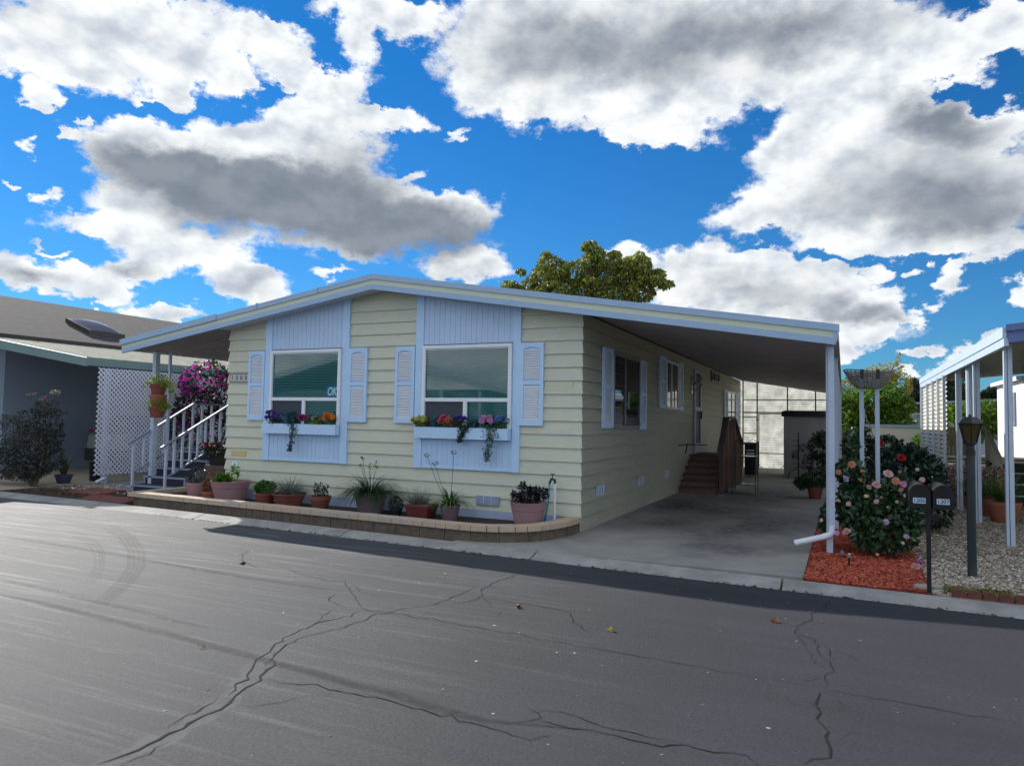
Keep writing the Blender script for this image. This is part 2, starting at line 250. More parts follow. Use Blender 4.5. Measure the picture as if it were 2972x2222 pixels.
def blades(name,c,n,length,width,parent,mat,spread=1.0,up=1.0,droop=1.0,seg=6,rad_=.05,jit=.25,**k):
    V=[];F=[]
    for _ in range(n):
        a=rng.random()*2*math.pi; Ln=length*(1+jit*rng.normal()*.7); s_=spread*(.15+.85*rng.random()); w=width*(.8+.4*rng.random())
        p=np.array([c[0]+math.cos(a)*rad_*rng.random(),c[1]+math.sin(a)*rad_*rng.random(),c[2]]); d=np.array([math.cos(a)*s_,math.sin(a)*s_,up]); d/=np.linalg.norm(d); sd=np.array([-math.sin(a),math.cos(a),0]); b=len(V)
        for i in range(seg+1):
            ww=w*(1-(i/seg)**2*.95)*.5; V+= [tuple(p-sd*ww),tuple(p+sd*ww)]; p=p+d*Ln/seg; d=d+np.array([0,0,-droop*.9/seg*(.5+i/seg)]); d/=np.linalg.norm(d)
        F+=[(b+2*i,b+2*i+1,b+2*i+3,b+2*i+2) for i in range(seg)]
    mb=MB(); mb.v=V; mb.f=F; mb.m=[0]*len(F); return mb.build(name,mat,parent,**k)
def text(name,s_,size,parent,mat,M,ext=.001,shear=0,offset=0):
    cu=bpy.data.curves.new(name,'FONT'); cu.body=s_; cu.size=size; cu.extrude=ext; cu.align_x='CENTER'; cu.align_y='CENTER'; cu.shear=shear; cu.offset=offset
    t=bpy.data.objects.new('tmp',cu); C.objects.link(t); dg=bpy.context.evaluated_depsgraph_get(); dg.update()
    me=bpy.data.meshes.new_from_object(t.evaluated_get(dg)); bpy.data.objects.remove(t); me.transform(M); me.transform(Matrix.Translation(-origin(parent)))
    me.materials.clear(); o=finish(me,name,mat,parent,None,False); return o
def face_front(x,y,z): return Matrix.Translation((x,y,z))@Matrix.Rotation(rad(90),4,'X')
# ---------------------------------------------------------------- palette
M={}
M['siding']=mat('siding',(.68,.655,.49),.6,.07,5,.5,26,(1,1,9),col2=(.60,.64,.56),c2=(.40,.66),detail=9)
M['siding_shade']=mat('siding_side_shaded',(.42,.40,.29),.6,.08,5,.4,26,(1,1,9),col2=(.33,.35,.31),c2=(.40,.66),detail=9)  # siding colour darkened: carport shade put into the paint
M['trim']=mat('trim_blue',(.52,.72,.96),.5,.05,4)
M['trimg']=mat('trim_grey_blue',(.36,.50,.68),.45,.1,5,.1,50,(1,4,10))
M['fcream']=mat('fascia_cream',(.62,.66,.50),.5,.08,5,.1,50,(1,4,10))
M['white']=mat('white_vinyl',(.80,.84,.90),.4,.04,5)
M['louver']=mat('louvre_white',(.82,.84,.88),.45,.04,5)
M['soffit']=mat('soffit_aluminium',(.47,.43,.43),.5,.15,2)
M['soffw']=mat('soffit_white',(.55,.57,.66),.5,.08,3)
M['roofing']=mat('roof_coating',(.55,.55,.56),.6,.1,4)
M['dark']=mat('dark_void',(.012,.014,.018),.5,.1,4)
M['glassT']=glassmat('teal_window_glass',(.52,.82,.84),.85)
M['glassD']=glassmat('dark_window_glass',(.40,.44,.50),.8)
M['blind']=mat('blind_slats',(.62,.85,.84),.5,.04,3)
M['screen']=mat('insect_screen',(.05,.06,.08),.6,.1,20)
M['concrete']=mat('driveway_concrete',(.30,.295,.27),.85,.12,2.2,.35,120,col2=(.20,.20,.215),c2=(.5,.72))
M['kerb']=mat('kerb_concrete',(.34,.33,.30),.85,.2,5,.5,90,col2=(.24,.235,.22),c2=(.45,.7))
M['cap']=mat('paver_cap',(.50,.38,.27),.8,.12,5,.3,60,col2=(.42,.36,.31))
M['block']=mat('split_block',(.15,.115,.085),.95,.3,14,1.0,26,col2=(.11,.09,.07),c2=(.4,.7))
M['terra']=mat('terracotta',(.23,.07,.045),.75,.15,8)
M['terral']=mat('terracotta_light',(.34,.13,.075),.75,.15,8)
M['mauve']=mat('mauve_glaze',(.22,.14,.17),.35,.12,6)
M['pinkpot']=mat('pink_plastic_pot',(.38,.22,.23),.5,.08,6)
M['soil']=mat('soil',(.045,.032,.024),.95,.4,30,.8,60)
M['redbrick']=mat('red_brick',(.22,.075,.05),.9,.25,9,.4,60,col2=(.20,.09,.07))
M['bluepot']=mat('blue_grey_pot',(.06,.07,.12),.5,.15,6)
M['black']=mat('black_metal',(.012,.014,.016),.35,.2,8,.1,60)
M['blackm']=mat('black_mailbox',(.004,.0045,.006),.5,.15,8,.05,80)
M['grit']=mat('step_grit',(.03,.032,.045),.95,.3,40,.4,120)
M['redwood']=mat('stained_redwood',(.095,.065,.062),.7,.3,7,.3,40,(1,1,6),col2=(.15,.10,.09))
M['woodtan']=mat('weathered_wood',(.20,.13,.10),.75,.25,6,.3,30,(2,2,6))
M['shingle']=mat('grey_shingles',(.060,.054,.053),.95,.25,5,.5,50,(1,1,1))
M['metalroof']=mat('pale_metal_roof',(.62,.60,.50),.5,.12,3,col2=(.55,.42,.22),c2=(.58,.72))
M['nfascia']=mat('pale_green_fascia',(.17,.26,.25),.5,.1,3)
M['nwall']=mat('pale_blue_stucco',(.30,.36,.46),.8,.06,2,.1,60)
M['lattice']=mat('lattice_white',(.74,.75,.86),.5,.05,5)
M['rail']=mat('painted_rail',(.47,.55,.67),.4,.08,6)
M['corr']=mat('corrugated_cream',(.66,.63,.52),.55,.1,2)
M['corrw']=mat('translucent_panel',(.70,.70,.66),.5,.1,2)
M['shedm']=mat('shed_board',(.33,.33,.35),.8,.15,3,.2,20,(1,1,.3))
M['darkroof']=mat('shed_felt',(.035,.03,.035),.9,.2,9)
M['asph']=None
M['chrome']=mat('bright_metal',(.5,.5,.5),.25,.1,8,metal=.9)
M['gold']=mat('brass_plate',(.62,.50,.22),.5,.08,9)
M['hose']=mat('blue_hose',(.02,.27,.42),.4,.08,9)
M['bark']=mat('bark',(.10,.07,.05),.9,.35,12,.8,30)
M['lampglass']=mat('amber_lamp_glass',(.055,.040,.010),.35,.35,12,spec=.3)
M['ironpost']=mat('weathered_iron_post',(.018,.030,.032),.55,.35,5,.2,30,(1,1,.4),col2=(.045,.052,.04))
M['paper']=mat('label_white',(.55,.70,.85),.5,.02,5)
M['ink']=mat('ink',(.01,.02,.05),.5,.02,5)
M['okblue']=mat('ok_blue',(.008,.11,.24),.5,.02,5)
M['okw']=mat('ok_letters',(.35,.62,.60),.5,.02,5)
M['tile']=mat('number_tile',(.58,.55,.55),.4,.08,30)
M['wicker']=mat('bent_wood_basket',(.22,.20,.19),.75,.3,12)
M['glassb']=glassmat('plastic_globe',(.55,.6,.6),.5,.15)
M['creamwall']=mat('cream_render',(.45,.45,.36),.85,.08,2,.1,50)
M['greenp']=mat('dark_green_panel',(.008,.05,.035),.5,.15,4)
M['carbody']=mat('car_paint',(.20,.23,.20),.35,.05,3)
M['carred']=mat('tail_lamp_red',(.16,.008,.008),.3,.05,3)
M['rubber']=mat('black_plastic',(.012,.012,.016),.6,.1,8)
M['sagetrim']=mat('blue_cap',(.22,.30,.42),.5,.05,4)
M['gravelm']=None
# foliage
Lf=dict(
 camellia=leafmat('camellia_leaf',(.014,.038,.016),(.036,.095,.036),(.09,.14,.04),.93,.28,.15,.5),
 dkcam=leafmat('dark_camellia_leaf',(.008,.022,.012),(.020,.052,.028),None,1,.35,.15,.5),
 reddark=leafmat('abelia_leaf',(.018,.034,.028),(.055,.085,.065),(.24,.05,.06),.88,.3,.2,.6),
 boug=leafmat('bougainvillea_leaf',(.01,.018,.008),(.03,.055,.02)),
 bract=leafmat('bougainvillea_bract',(.38,.02,.28),(.66,.06,.50),None,1,.6,.45),
 avo=leafmat('broadleaf_tree_leaf',(.07,.10,.018),(.29,.34,.06),(.45,.38,.08),.9,.45,.35),
 citrus=leafmat('citrus_leaf',(.03,.085,.012),(.16,.30,.03),(.34,.40,.05),.88,.4,.4),
 yellow=leafmat('yellow_leaf',(.20,.22,.03),(.55,.46,.07),(.55,.24,.06),.93,.5,.45),
 conif=leafmat('grey_green_leaf',(.02,.035,.026),(.055,.075,.05)),
 green=leafmat('bright_green_leaf',(.03,.09,.015),(.12,.26,.04)),
 fern=leafmat('fern_leaf',(.09,.16,.015),(.34,.42,.05)),
 greygrass=leafmat('fescue_blade',(.10,.13,.12),(.26,.28,.22)),
 dkgrass=leafmat('dark_grass_blade',(.012,.035,.012),(.04,.10,.03)),
 agap=leafmat('strappy_leaf',(.04,.12,.02),(.16,.28,.06)),
 succ=leafmat('blue_green_succulent',(.02,.05,.045),(.05,.10,.08)),
 teal=leafmat('teal_leaf',(.02,.11,.13),(.08,.24,.26)),
 purpleleaf=leafmat('purple_black_leaf',(.006,.005,.010),(.022,.014,.024),None,1,.35,.1,.5),
 orangeleaf=leafmat('orange_tinged_leaf',(.05,.05,.015),(.28,.10,.02)),
 aloe=leafmat('aloe_blade',(.06,.09,.05),(.20,.19,.10)),
 pinkjade=leafmat('pink_blossom',(.50,.30,.30),(.80,.58,.54)),
 dry=leafmat('dry_flower',(.16,.12,.09),(.30,.22,.17)),
)
def flm(name,a,b): return leafmat(name,a,b,None,1,.6,.3)
Fl=dict(purple=flm('purple_petal',(.05,.03,.25),(.16,.10,.50)),magenta=flm('magenta_petal',(.32,.02,.16),(.60,.08,.30)),orange=flm('orange_petal',(.60,.14,.01),(.85,.33,.03)),
 yellow=flm('yellow_petal',(.45,.45,.05),(.72,.70,.18)),coral=flm('coral_petal',(.60,.04,.10),(.80,.18,.22)),pink=flm('pink_petal',(.55,.22,.45),(.80,.45,.65)),blue=flm('blue_petal',(.12,.20,.62),(.28,.38,.80)),
 cream=flm('cream_petal',(.62,.52,.32),(.80,.70,.50)),blush=flm('blush_petal',(.62,.33,.36),(.85,.58,.55)),peach=flm('peach_petal',(.65,.25,.10),(.75,.42,.28)),red=flm('red_petal',(.30,.005,.01),(.50,.02,.03)),crimson=flm('crimson_petal',(.10,.005,.015),(.28,.01,.03)),lilac=flm('lilac_petal',(.48,.34,.55),(.66,.52,.72)))
# ---------------------------------------------------------------- road material
def asphalt():
    Mx=bpy.data.materials.new('asphalt'); Mx.use_nodes=True; nt=Mx.node_tree; N=nt.nodes; L=nt.links; b=N['Principled BSDF']
    tc=N.new('ShaderNodeTexCoord')
    def mp(s_,r_=0): x=N.new('ShaderNodeMapping'); x.inputs['Scale'].default_value=s_; x.inputs['Rotation'].default_value=(0,0,r_); L.new(tc.outputs['Object'],x.inputs[0]); return x.outputs[0]
    def nz(v,sc,d=6,ro=.6): x=N.new('ShaderNodeTexNoise'); x.inputs['Scale'].default_value=sc; x.inputs['Detail'].default_value=d; x.inputs['Roughness'].default_value=ro; L.new(v,x.inputs['Vector']); return x.outputs[0]
    def rng_(v,a,b_,c,d): x=N.new('ShaderNodeMapRange'); L.new(v,x.inputs[0]); x.inputs[1].default_value=a; x.inputs[2].default_value=b_; x.inputs[3].default_value=c; x.inputs[4].default_value=d; return x.outputs[0]
    def mul(a,c): x=N.new('ShaderNodeMath'); x.operation='MULTIPLY'; L.new(a,x.inputs[0]); L.new(c,x.inputs[1]); return x.outputs[0]
    rot=mp((1,1,1),.10); st=N.new('ShaderNodeMapping'); st.inputs['Scale'].default_value=(.10,1.6,1); st.inputs['Rotation'].default_value=(0,0,.06); L.new(tc.outputs['Object'],st.inputs[0])
    st2=N.new('ShaderNodeMapping'); st2.inputs['Scale'].default_value=(.35,7,1); st2.inputs['Rotation'].default_value=(0,0,.06); L.new(tc.outputs['Object'],st2.inputs[0])
    big=rng_(nz(rot,.35,5),.35,.65,.82,1.18); strk=rng_(nz(st.outputs[0],1.5,7,.65),.3,.7,.84,1.18); fine=rng_(nz(st2.outputs[0],2.2,5,.7),.25,.75,.88,1.12); gr=rng_(nz(rot,42,6,.9),.4,.6,.62,1.42)
    # worn pale patches with chalky scrapes, and painted sun sheen, towards the left end
    sx=N.new('ShaderNodeSeparateXYZ'); L.new(tc.outputs['Object'],sx.inputs[0]); side=rng_(sx.outputs[0],-8,2.5,1,0)
    scr=rng_(nz(st2.outputs[0],1.1,6,.75),.52,.66,0,.85); scr=mul(scr,side)
    v=mul(mul(big,strk),mul(fine,gr))
    base=N.new('ShaderNodeMix'); base.data_type='RGBA'; base.inputs[6].default_value=(.027,.028,.035,1); base.inputs[7].default_value=(.078,.080,.082,1); L.new(side,base.inputs[0])  # base pales leftwards: sun sheen put into the asphalt colour
    m2=N.new('ShaderNodeMix'); m2.data_type='RGBA'; L.new(scr,m2.inputs[0]); L.new(base.outputs[2],m2.inputs[6]); m2.inputs[7].default_value=(.23,.228,.215,1)
    vm=N.new('ShaderNodeVectorMath'); vm.operation='SCALE'; L.new(m2.outputs[2],vm.inputs[0]); L.new(v,vm.inputs['Scale']); L.new(vm.outputs[0],b.inputs['Base Color'])
    b.inputs['Roughness'].default_value=.74; b.inputs['Specular IOR Level'].default_value=.45
    bp=N.new('ShaderNodeBump'); bp.inputs['Strength'].default_value=.8; bp.inputs['Distance'].default_value=.012; L.new(nz(rot,45,6,.85),bp.inputs['Height']); L.new(bp.outputs[0],b.inputs['Normal'])
    return Mx
M['asph']=asphalt()
def kerbY(x): return -1.33-.062*(x+8.07) if x>-8.07 else -1.33+.055*(-x-8.07)*1.0*.6   # inner line of the kerb
# ---------------------------------------------------------------- setting: ground, road, kerb, driveway
g=MB().quad((-300,-300,-.075),(300,-300,-.075),(300,300,-.075),(-300,300,-.075)); g.build('ground',mat('earth',(.12,.10,.07),.95,.3,.8),loc=(0,0,0),kind='structure')
rd=MB(); xs=[-60,-30,-16,-12,-8.07,-4,0,3,6,12,40]
for a,b in zip(xs,xs[1:]): rd.quad((a,-24,-.05),(b,-24,-.05),(b,kerbY(b)-.20,-.05),(a,kerbY(a)-.20,-.05))
rd.build('road',M['asph'],loc=(0,0,0),kind='structure')
kb=MB(); prof=[(-.32,-.055),(-.30,-.047),(-.22,-.035),(-.12,-.008),(-.05,.006),(0,.008),(0,-.06)]
joints=[-25,-18,-14.5,-11.2,-8.6,-5.95,-2.9,.10,2.97,6.2,9.3,14,40]
for a,b in zip(joints,joints[1:]):
    k=max(1,int((b-a)/1.5)); xx=[a+.012+(b-a-.024)*i/k for i in range(k+1)]; base=len(kb.v); n_=len(prof)
    for x in xx: kb.v+=[(x,kerbY(x)+dy,z) for dy,z in prof]
    for i in range(k):
        for j in range(n_-1): kb.f.append((base+i*n_+j,base+(i+1)*n_+j,base+(i+1)*n_+j+1,base+i*n_+j+1)); kb.m.append(0)
    for e in (0,k): kb.f.append(tuple(base+e*n_+j for j in range(n_))); kb.m.append(0)
kb.build('kerb',M['kerb'],loc=(0,0,0),kind='structure')
dv=MB()
sl_=[(kerbY(0)+.01,5.18),(5.195,11.58),(11.595,22)]
for a,b in sl_: dv.box(.03,3.16,a,b,-.07,.001)
dv.v=[(x if y>0 or x>1 else x,y,z) for x,y,z in dv.v]
# apron wedge between the planter and the driveway
dv.prism([(-1.2,kerbY(-1.2)+.01),(.02,kerbY(0)+.01),(.02,-.0),(-.3,-.2),(-1.2,-1.3)],'z',-.07,-.003)
dv.build('driveway',M['concrete'],loc=(0,0,0),kind='structure')
yd=MB(); yd.prism([(-60,kerbY(-60)+.01),(-12.3,kerbY(-12.3)+.01),(-12.3,.2),(-12.0,40),(-60,40)],'z',-.07,-.004); yd.build('neighbour_driveway',mat('pale_concrete',(.42,.37,.29),.9,.1,2,.2,80),loc=(0,0,0),kind='structure')
mu=MB(); mu.prism([(-12.29,kerbY(-12.29)+.01),(-8.2,kerbY(-8.2)+.01),(-8.2,1.0),(-12.1,.35),(-12.29,.1)],'z',-.07,-.006); mu.build('side_garden_bed',M['soil'],loc=(0,0,0),kind='structure')
sg=MB(); sg.prism([(-12.3,-.35),(-8.2,1.0),(-7.1,1.0),(-7.1,20),(-11.99,20)],'z',-.07,-.002); sg.build('side_gravel',mat('pale_gravel',(.25,.26,.27),.95,.5,60,.9,80),loc=(0,0,0),kind='structure')
def pebbles(name,n,area,size,mat_,z0,flat=.5,elong=1.0,label=None,**k):
    """many little stones or chips as one mesh; area(rng)->x,y"""
    P=area(n); n=len(P); a=rng.random(n)*math.pi; s_=size*(.5+rng.random(n)**2*1.2)
    tmpl=np.array([(1,0,0),(.2,.8,.1),(-.9,.3,0),(-.5,-.8,.05),(.5,-.7,0),(0.05,0,1)],float)
    V=np.repeat(tmpl[None],n,0)*(1+.3*rng.normal(size=(n,6,3))*.6); V[:,:,0]*=elong; V*=s_[:,None,None]; V[:,:,2]*=flat
    c,s2=np.cos(a)[:,None],np.sin(a)[:,None]; tz=(rng.normal(size=n)*.25*(elong>1.5))[:,None]
    X=V[:,:,0]*c-V[:,:,1]*s2; Y=V[:,:,0]*s2+V[:,:,1]*c; Z=V[:,:,2]+V[:,:,0]*tz
    V=np.stack([X+P[:,0:1],Y+P[:,1:2],Z+z0],2).reshape(-1,3)
    i=np.arange(n)[:,None]*6; F=np.stack([np.concatenate([i+j,i+(j+1)%5,i+5],1) for j in range(5)],1).reshape(-1,3)
    me=bpy.data.meshes.new(name); me.vertices.add(len(V)); me.vertices.foreach_set('co',V.ravel()); me.loops.add(F.size); me.loops.foreach_set('vertex_index',F.ravel()); me.polygons.add(len(F)); me.polygons.foreach_set('loop_start',np.arange(len(F))*3); me.polygons.foreach_set('loop_total',np.full(len(F),3)); me.update(); me.validate()
    return tag(finish(me,name,mat_,None,(0,0,0),False),label,**k)
def islandmat(name,cols,rough=.85,spec=.3):
    Mx=bpy.data.materials.new(name); Mx.use_nodes=True; nt=Mx.node_tree; N=nt.nodes; L=nt.links; b=N['Principled BSDF']; g_=N.new('ShaderNodeNewGeometry'); cr=N.new('ShaderNodeValToRGB'); L.new(g_.outputs['Random Per Island'],cr.inputs[0])
    e=cr.color_ramp.elements; e[0].color=(*cols[0],1); e[1].color=(*cols[-1],1)
    for i,c_ in enumerate(cols[1:-1]): x=e.new((i+1)/(len(cols)-1)); x.color=(*c_,1)
    L.new(cr.outputs[0],b.inputs['Base Color']); b.inputs['Roughness'].default_value=rough; b.inputs['Specular IOR Level'].default_value=spec; return Mx
# red bark mulch beside the driveway
mb_=MB().prism([(3.17,kerbY(3.17)+.01),(4.33,kerbY(4.33)+.01),(4.5,1.0),(4.6,6),(3.17,6)],'z',-.07,.012); mb_.build('mulch_bed',mat('mulch_base',(.16,.022,.010),.95,.5,40,1,60),loc=(0,0,0),kind='structure')
def area_mulch(n):
    y=-2+rng.random(n)**1.25*5.5; x=3.18+rng.random(n)*(1.13+.02*(y+2)); return np.stack([x,np.maximum(y,-1.95+.0*x-(x-3.2)*.062),],1)
pebbles('mulch_chips',24000,area_mulch,.0115,islandmat('mulch_chip',[(.09,.012,.008),(.46,.075,.038),(.62,.17,.09),(.28,.035,.02)]),.016,.35,2.1,label='shredded red bark chips covering the bed beside the driveway',cat='mulch',kind='stuff')
gm=islandmat('gravel_stone',[(.09,.065,.035),(.24,.18,.10),(.38,.31,.21),(.66,.62,.55),(.16,.115,.055)])
gb=MB().prism([(4.34,kerbY(4.34)+.01),(20,kerbY(20)+.01),(20,14),(4.6,14),(4.5,1)],'z',-.07,.008); gb.build('gravel_bed',mat('gravel_base',(.17,.135,.08),.95,.5,45,1,70,col2=(.30,.27,.22)),loc=(0,0,0),kind='structure')
def area_gr(n):
    y=-2.05+rng.random(n)**1.6*9; x=4.36+rng.random(n)*(1.9+.12*(y+2)); k=(y>kerbY(4.3)-(x-4.3)*.062+.03); return np.stack([x[k],y[k]],1)
pebbles('gravel',30000,area_gr,.0145,gm,.010,.6,1,label='loose tan and white gravel around the post lamp',cat='gravel',kind='stuff')
pebbles('white_gravel',1500,lambda n:(lambda P:P[(P[:,1]>kerbY(4.3)-(P[:,0]-4.3)*.062+.05)])(np.stack([4.4+rng.random(n)*1.9,-2.0+rng.random(n)**2*2.6],1)),.017,islandmat('white_stone',[(.20,.17,.12),(.40,.36,.30),(.62,.60,.56)]),.012,.55,1,label='larger white stones strewn over the front of the gravel',cat='stones',kind='stuff')
pebbles('pebbles',900,lambda n:np.stack([-12.2+rng.random(n)*2.6,-.2+rng.random(n)*1.2],1),.02,gm,.0,.6,1,label='pale pebbles strewn beneath the lattice panel',cat='pebbles',kind='stuff')
pebbles('leaf_litter',1500,lambda n:np.stack([-12.1+rng.random(n)*3.8,-1.0+rng.random(n)*1.3],1),.022,islandmat('litter',[(.05,.03,.02),(.16,.07,.04),(.10,.06,.035)]),.0,.2,1.6,label='dark dead leaves under the reddish shrub by the kerb',cat='leaf litter',kind='stuff')
# cracks, seams and tyre marks lie on the road
CR=[[9,[[31,-784],[35,-772],[33,-758],[35,-746],[34,-737],[34,-729],[32,-718],[32,-709],[29,-699],[24,-691],[21,-680],[19,-669],[20,-663],[14,-659],[10,-652],[8,-640],[2,-633],[-7,-630]]],[8,[[21,-691],[16,-681],[12,-677],[9,-667],[7,-658],[-1,-651],[-5,-645],[-13,-637],[-15,-626],[-21,-613],[-26,-597],[-31,-580],[-32,-562],[-35,-547],[-31,-536],[-26,-522],[-24,-517],[-25,-501],[-21,-496]]],[5,[[3,-645],[-9,-622],[-19,-601],[-19,-586],[-16,-570],[-8,-545],[-8,-539],[-5,-523],[-7,-508],[-5,-496],[1,-487],[2,-474],[12,-464],[19,-447],[20,-430],[20,-410],[20,-388],[20,-369],[29,-364]]],[4,[[42,-778],[44,-770],[42,-758],[41,-747]]],[4,[[28,-742],[23,-736],[22,-725],[21,-712],[21,-703],[15,-694]]],[4,[[-35,-547],[-45,-528],[-50,-512],[-52,-503]]],[5,[[20,-663],[33,-662],[44,-658],[54,-653],[59,-655],[67,-656],[71,-657],[77,-655],[85,-656],[93,-655],[99,-653],[108,-655],[119,-656],[127,-657],[134,-656],[142,-658],[148,-659],[154,-657],[160,-661],[167,-661],[174,-661],[183,-662],[190,-663],[195,-666],[201,-666],[205,-666],[209,-669]]],[3,[[37,-700],[44,-697],[50,-691],[56,-686],[58,-679],[63,-671],[69,-663],[69,-656]]],[4,[[-337,-338],[-311,-344],[-293,-372],[-280,-383],[-247,-400],[-225,-409]]],[4,[[-236,-382],[-211,-390],[-182,-405],[-157,-412],[-134,-418],[-120,-419],[-108,-417],[-32,-490],[-18,-497],[-4,-492],[7,-492],[28,-492],[41,-490],[57,-492],[74,-496],[87,-497],[101,-497],[116,-498],[130,-498],[141,-499],[154,-500],[166,-501],[180,-502],[192,-503],[207,-504],[218,-504],[232,-506],[246,-506],[257,-507],[267,-507],[282,-510],[293,-508],[305,-508],[317,-508],[329,-510],[337,-511],[343,-509]]],[6,[[-50,-492],[-74,-484],[-81,-469],[-84,-459]]],[3,[[-107,-416],[-91,-423],[-67,-440],[-50,-448],[-35,-457]]],[5,[[35,-285],[31,-305],[29,-340],[29,-364],[32,-385],[41,-398],[44,-420],[36,-434],[20,-446]]],[5,[[39,-399],[47,-405],[58,-406],[67,-404],[75,-410],[89,-408],[105,-409],[120,-413],[129,-414],[138,-421],[146,-436],[150,-445],[160,-452],[168,-463],[177,-463]]],[4,[[39,-399],[50,-410],[60,-421],[71,-434]]],[3,[[27,-491],[27,-481],[26,-470]]],[3,[[89,-462],[84,-445],[84,-436]]],[4,[[186,-622],[191,-629],[196,-630],[199,-637],[195,-643],[191,-648],[186,-652]]],[4,[[196,-630],[205,-625],[216,-625],[226,-628],[233,-631],[240,-631],[250,-633],[261,-633],[270,-634],[281,-630]]],[6,[[200,-640],[208,-641],[218,-641],[231,-638],[239,-639],[247,-641],[255,-640],[260,-640],[268,-641],[281,-637],[287,-634],[295,-634],[303,-633],[309,-632],[312,-635],[318,-640]]],[4,[[201,-666],[207,-665],[210,-659],[214,-654]]],[4,[[343,-518],[351,-511],[361,-513],[373,-514],[384,-515],[394,-516],[405,-515],[415,-517],[422,-519],[433,-516],[441,-517],[449,-517]]],[4,[[344,-238],[341,-290],[328,-318],[331,-334],[322,-363],[322,-375],[320,-387],[327,-395],[333,-401],[336,-417],[338,-432],[343,-446],[348,-458],[347,-474],[342,-480],[345,-500],[343,-510]]],[7,[[343,-519],[341,-534],[340,-548],[342,-563],[346,-573],[349,-582],[346,-588],[348,-598],[349,-605],[348,-614],[343,-622],[337,-629]]],[3,[[320,-387],[327,-413],[332,-440],[337,-456],[341,-469]]],[3,[[313,-373],[322,-363]]],[3,[[337,-398],[342,-414],[347,-428],[347,-436],[351,-449]]],[3,[[347,-428],[354,-426],[361,-432],[366,-439],[370,-450]]],[3,[[342,-489],[336,-497],[330,-508]]],[2,[[356,-525],[355,-533],[356,-540],[353,-552]]],[3,[[354,-591],[358,-581],[363,-572]]],[2,[[206,-471],[206,-454],[208,-449]]]]
BD=[[12,0.4,[[-674,-421],[-561,-423],[-418,-432],[-320,-441],[-208,-450],[-137,-451],[-82,-450]]],[10,0.35,[[-411,-573],[-352,-575],[-291,-581],[-225,-587],[-162,-592],[-97,-597]]],[10,0.75,[[-348,-609],[-296,-609],[-232,-614],[-169,-619],[-106,-623],[-55,-629],[-19,-632],[9,-635],[41,-638],[66,-642],[81,-644],[105,-644],[130,-649],[153,-652],[173,-653],[195,-648],[224,-640]]],[3.5,0.45,[[-660,-290],[-537,-348],[-436,-410],[-355,-472],[-304,-522],[-265,-566],[-234,-605]]],[3.5,0.45,[[-655,-287],[-531,-344],[-432,-407],[-351,-469],[-300,-519],[-261,-564],[-230,-604]]],[3.5,0.45,[[-649,-283],[-526,-341],[-427,-404],[-346,-467],[-295,-517],[-258,-562],[-227,-602]]],[3.5,0.45,[[-643,-279],[-521,-338],[-422,-401],[-342,-464],[-291,-515],[-254,-560],[-224,-600]]],[3,0.3,[[-651,-345],[-534,-395],[-450,-444],[-370,-501],[-319,-548]]],[3,0.3,[[-646,-341],[-529,-392],[-445,-441],[-366,-499],[-315,-546]]],[3,0.3,[[-641,-338],[-524,-389],[-441,-439],[-362,-497],[-312,-544]]]]
def ribbon(mb,pts,w,z,jit=0,sub=6,taper=True):
    P=[]
    for (a,b),(c,d) in zip(pts,pts[1:]):
        L_=math.hypot(c-a,d-b); k=max(1,int(L_/sub))
        for i in range(k):
            t=i/k; P.append((a+(c-a)*t+random.gauss(0,jit),b+(d-b)*t+random.gauss(0,jit)))
    P.append(tuple(pts[-1])); n=len(P); vs=[]
    for i,(x,y) in enumerate(P):
        x0,y0=P[max(i-1,0)]; x1,y1=P[min(i+1,n-1)]; d=math.hypot(x1-x0,y1-y0)+1e-6; nx,ny=-(y1-y0)/d,(x1-x0)/d
        ww=w*(.5+.8*random.random() if jit else 1)*(min(1,min(i,n-1-i)/max(2,n*.12)+.15) if taper else 1)/2
        vs+= [((x-nx*ww)/100,(y-ny*ww)/100,z),((x+nx*ww)/100,(y+ny*ww)/100,z)]
    mb.add(vs,[(2*i,2*i+1,2*i+3,2*i+2) for i in range(n-1)])
ck=MB()
for w,pts in CR: ribbon(ck,pts,w*.175,-.0465,jit=1.3,sub=6)
ck.build('road_cracks',mat('crack',(.006,.006,.007),.95,.4,30),loc=(0,0,0),kind='structure')
def stain(name,col,alpha,rough=.75,sc=14):
    Mx=bpy.data.materials.new(name); Mx.use_nodes=True; nt=Mx.node_tree; N=nt.nodes; L=nt.links; b=N['Principled BSDF']; b.inputs['Base Color'].default_value=(*col,1); b.inputs['Roughness'].default_value=rough
    tc=N.new('ShaderNodeTexCoord'); nz=N.new('ShaderNodeTexNoise'); nz.inputs['Scale'].default_value=sc; nz.inputs['Detail'].default_value=8; nz.inputs['Roughness'].default_value=.75; L.new(tc.outputs['Object'],nz.inputs['Vector'])
    mr=N.new('ShaderNodeMapRange'); mr.inputs[1].default_value=.35; mr.inputs[2].default_value=.68; mr.inputs[3].default_value=alpha; mr.inputs[4].default_value=alpha*.12; L.new(nz.outputs[0],mr.inputs[0]); L.new(mr.outputs[0],b.inputs['Alpha']); return Mx
lay=0
tm={}
for w,a,pts in BD: tm.setdefault((a),[]).append((w,pts))
tb=MB(); mats_=[]
for i,(a,l) in enumerate(tm.items()):
    tb.k=i; mats_.append(stain('rubber_mark_%d'%i,(.035,.035,.038),a*(.26 if l[0][0]>5 else .7)))
    for w,pts in l:
        for q in range(5 if w>5 else 1):
            ribbon(tb,pts,w*(1.15-.2*q),-.0490+.00015*lay,jit=0,sub=20); lay+=1
tb.build('tyre_marks',mats_,loc=(0,0,0),kind='structure')
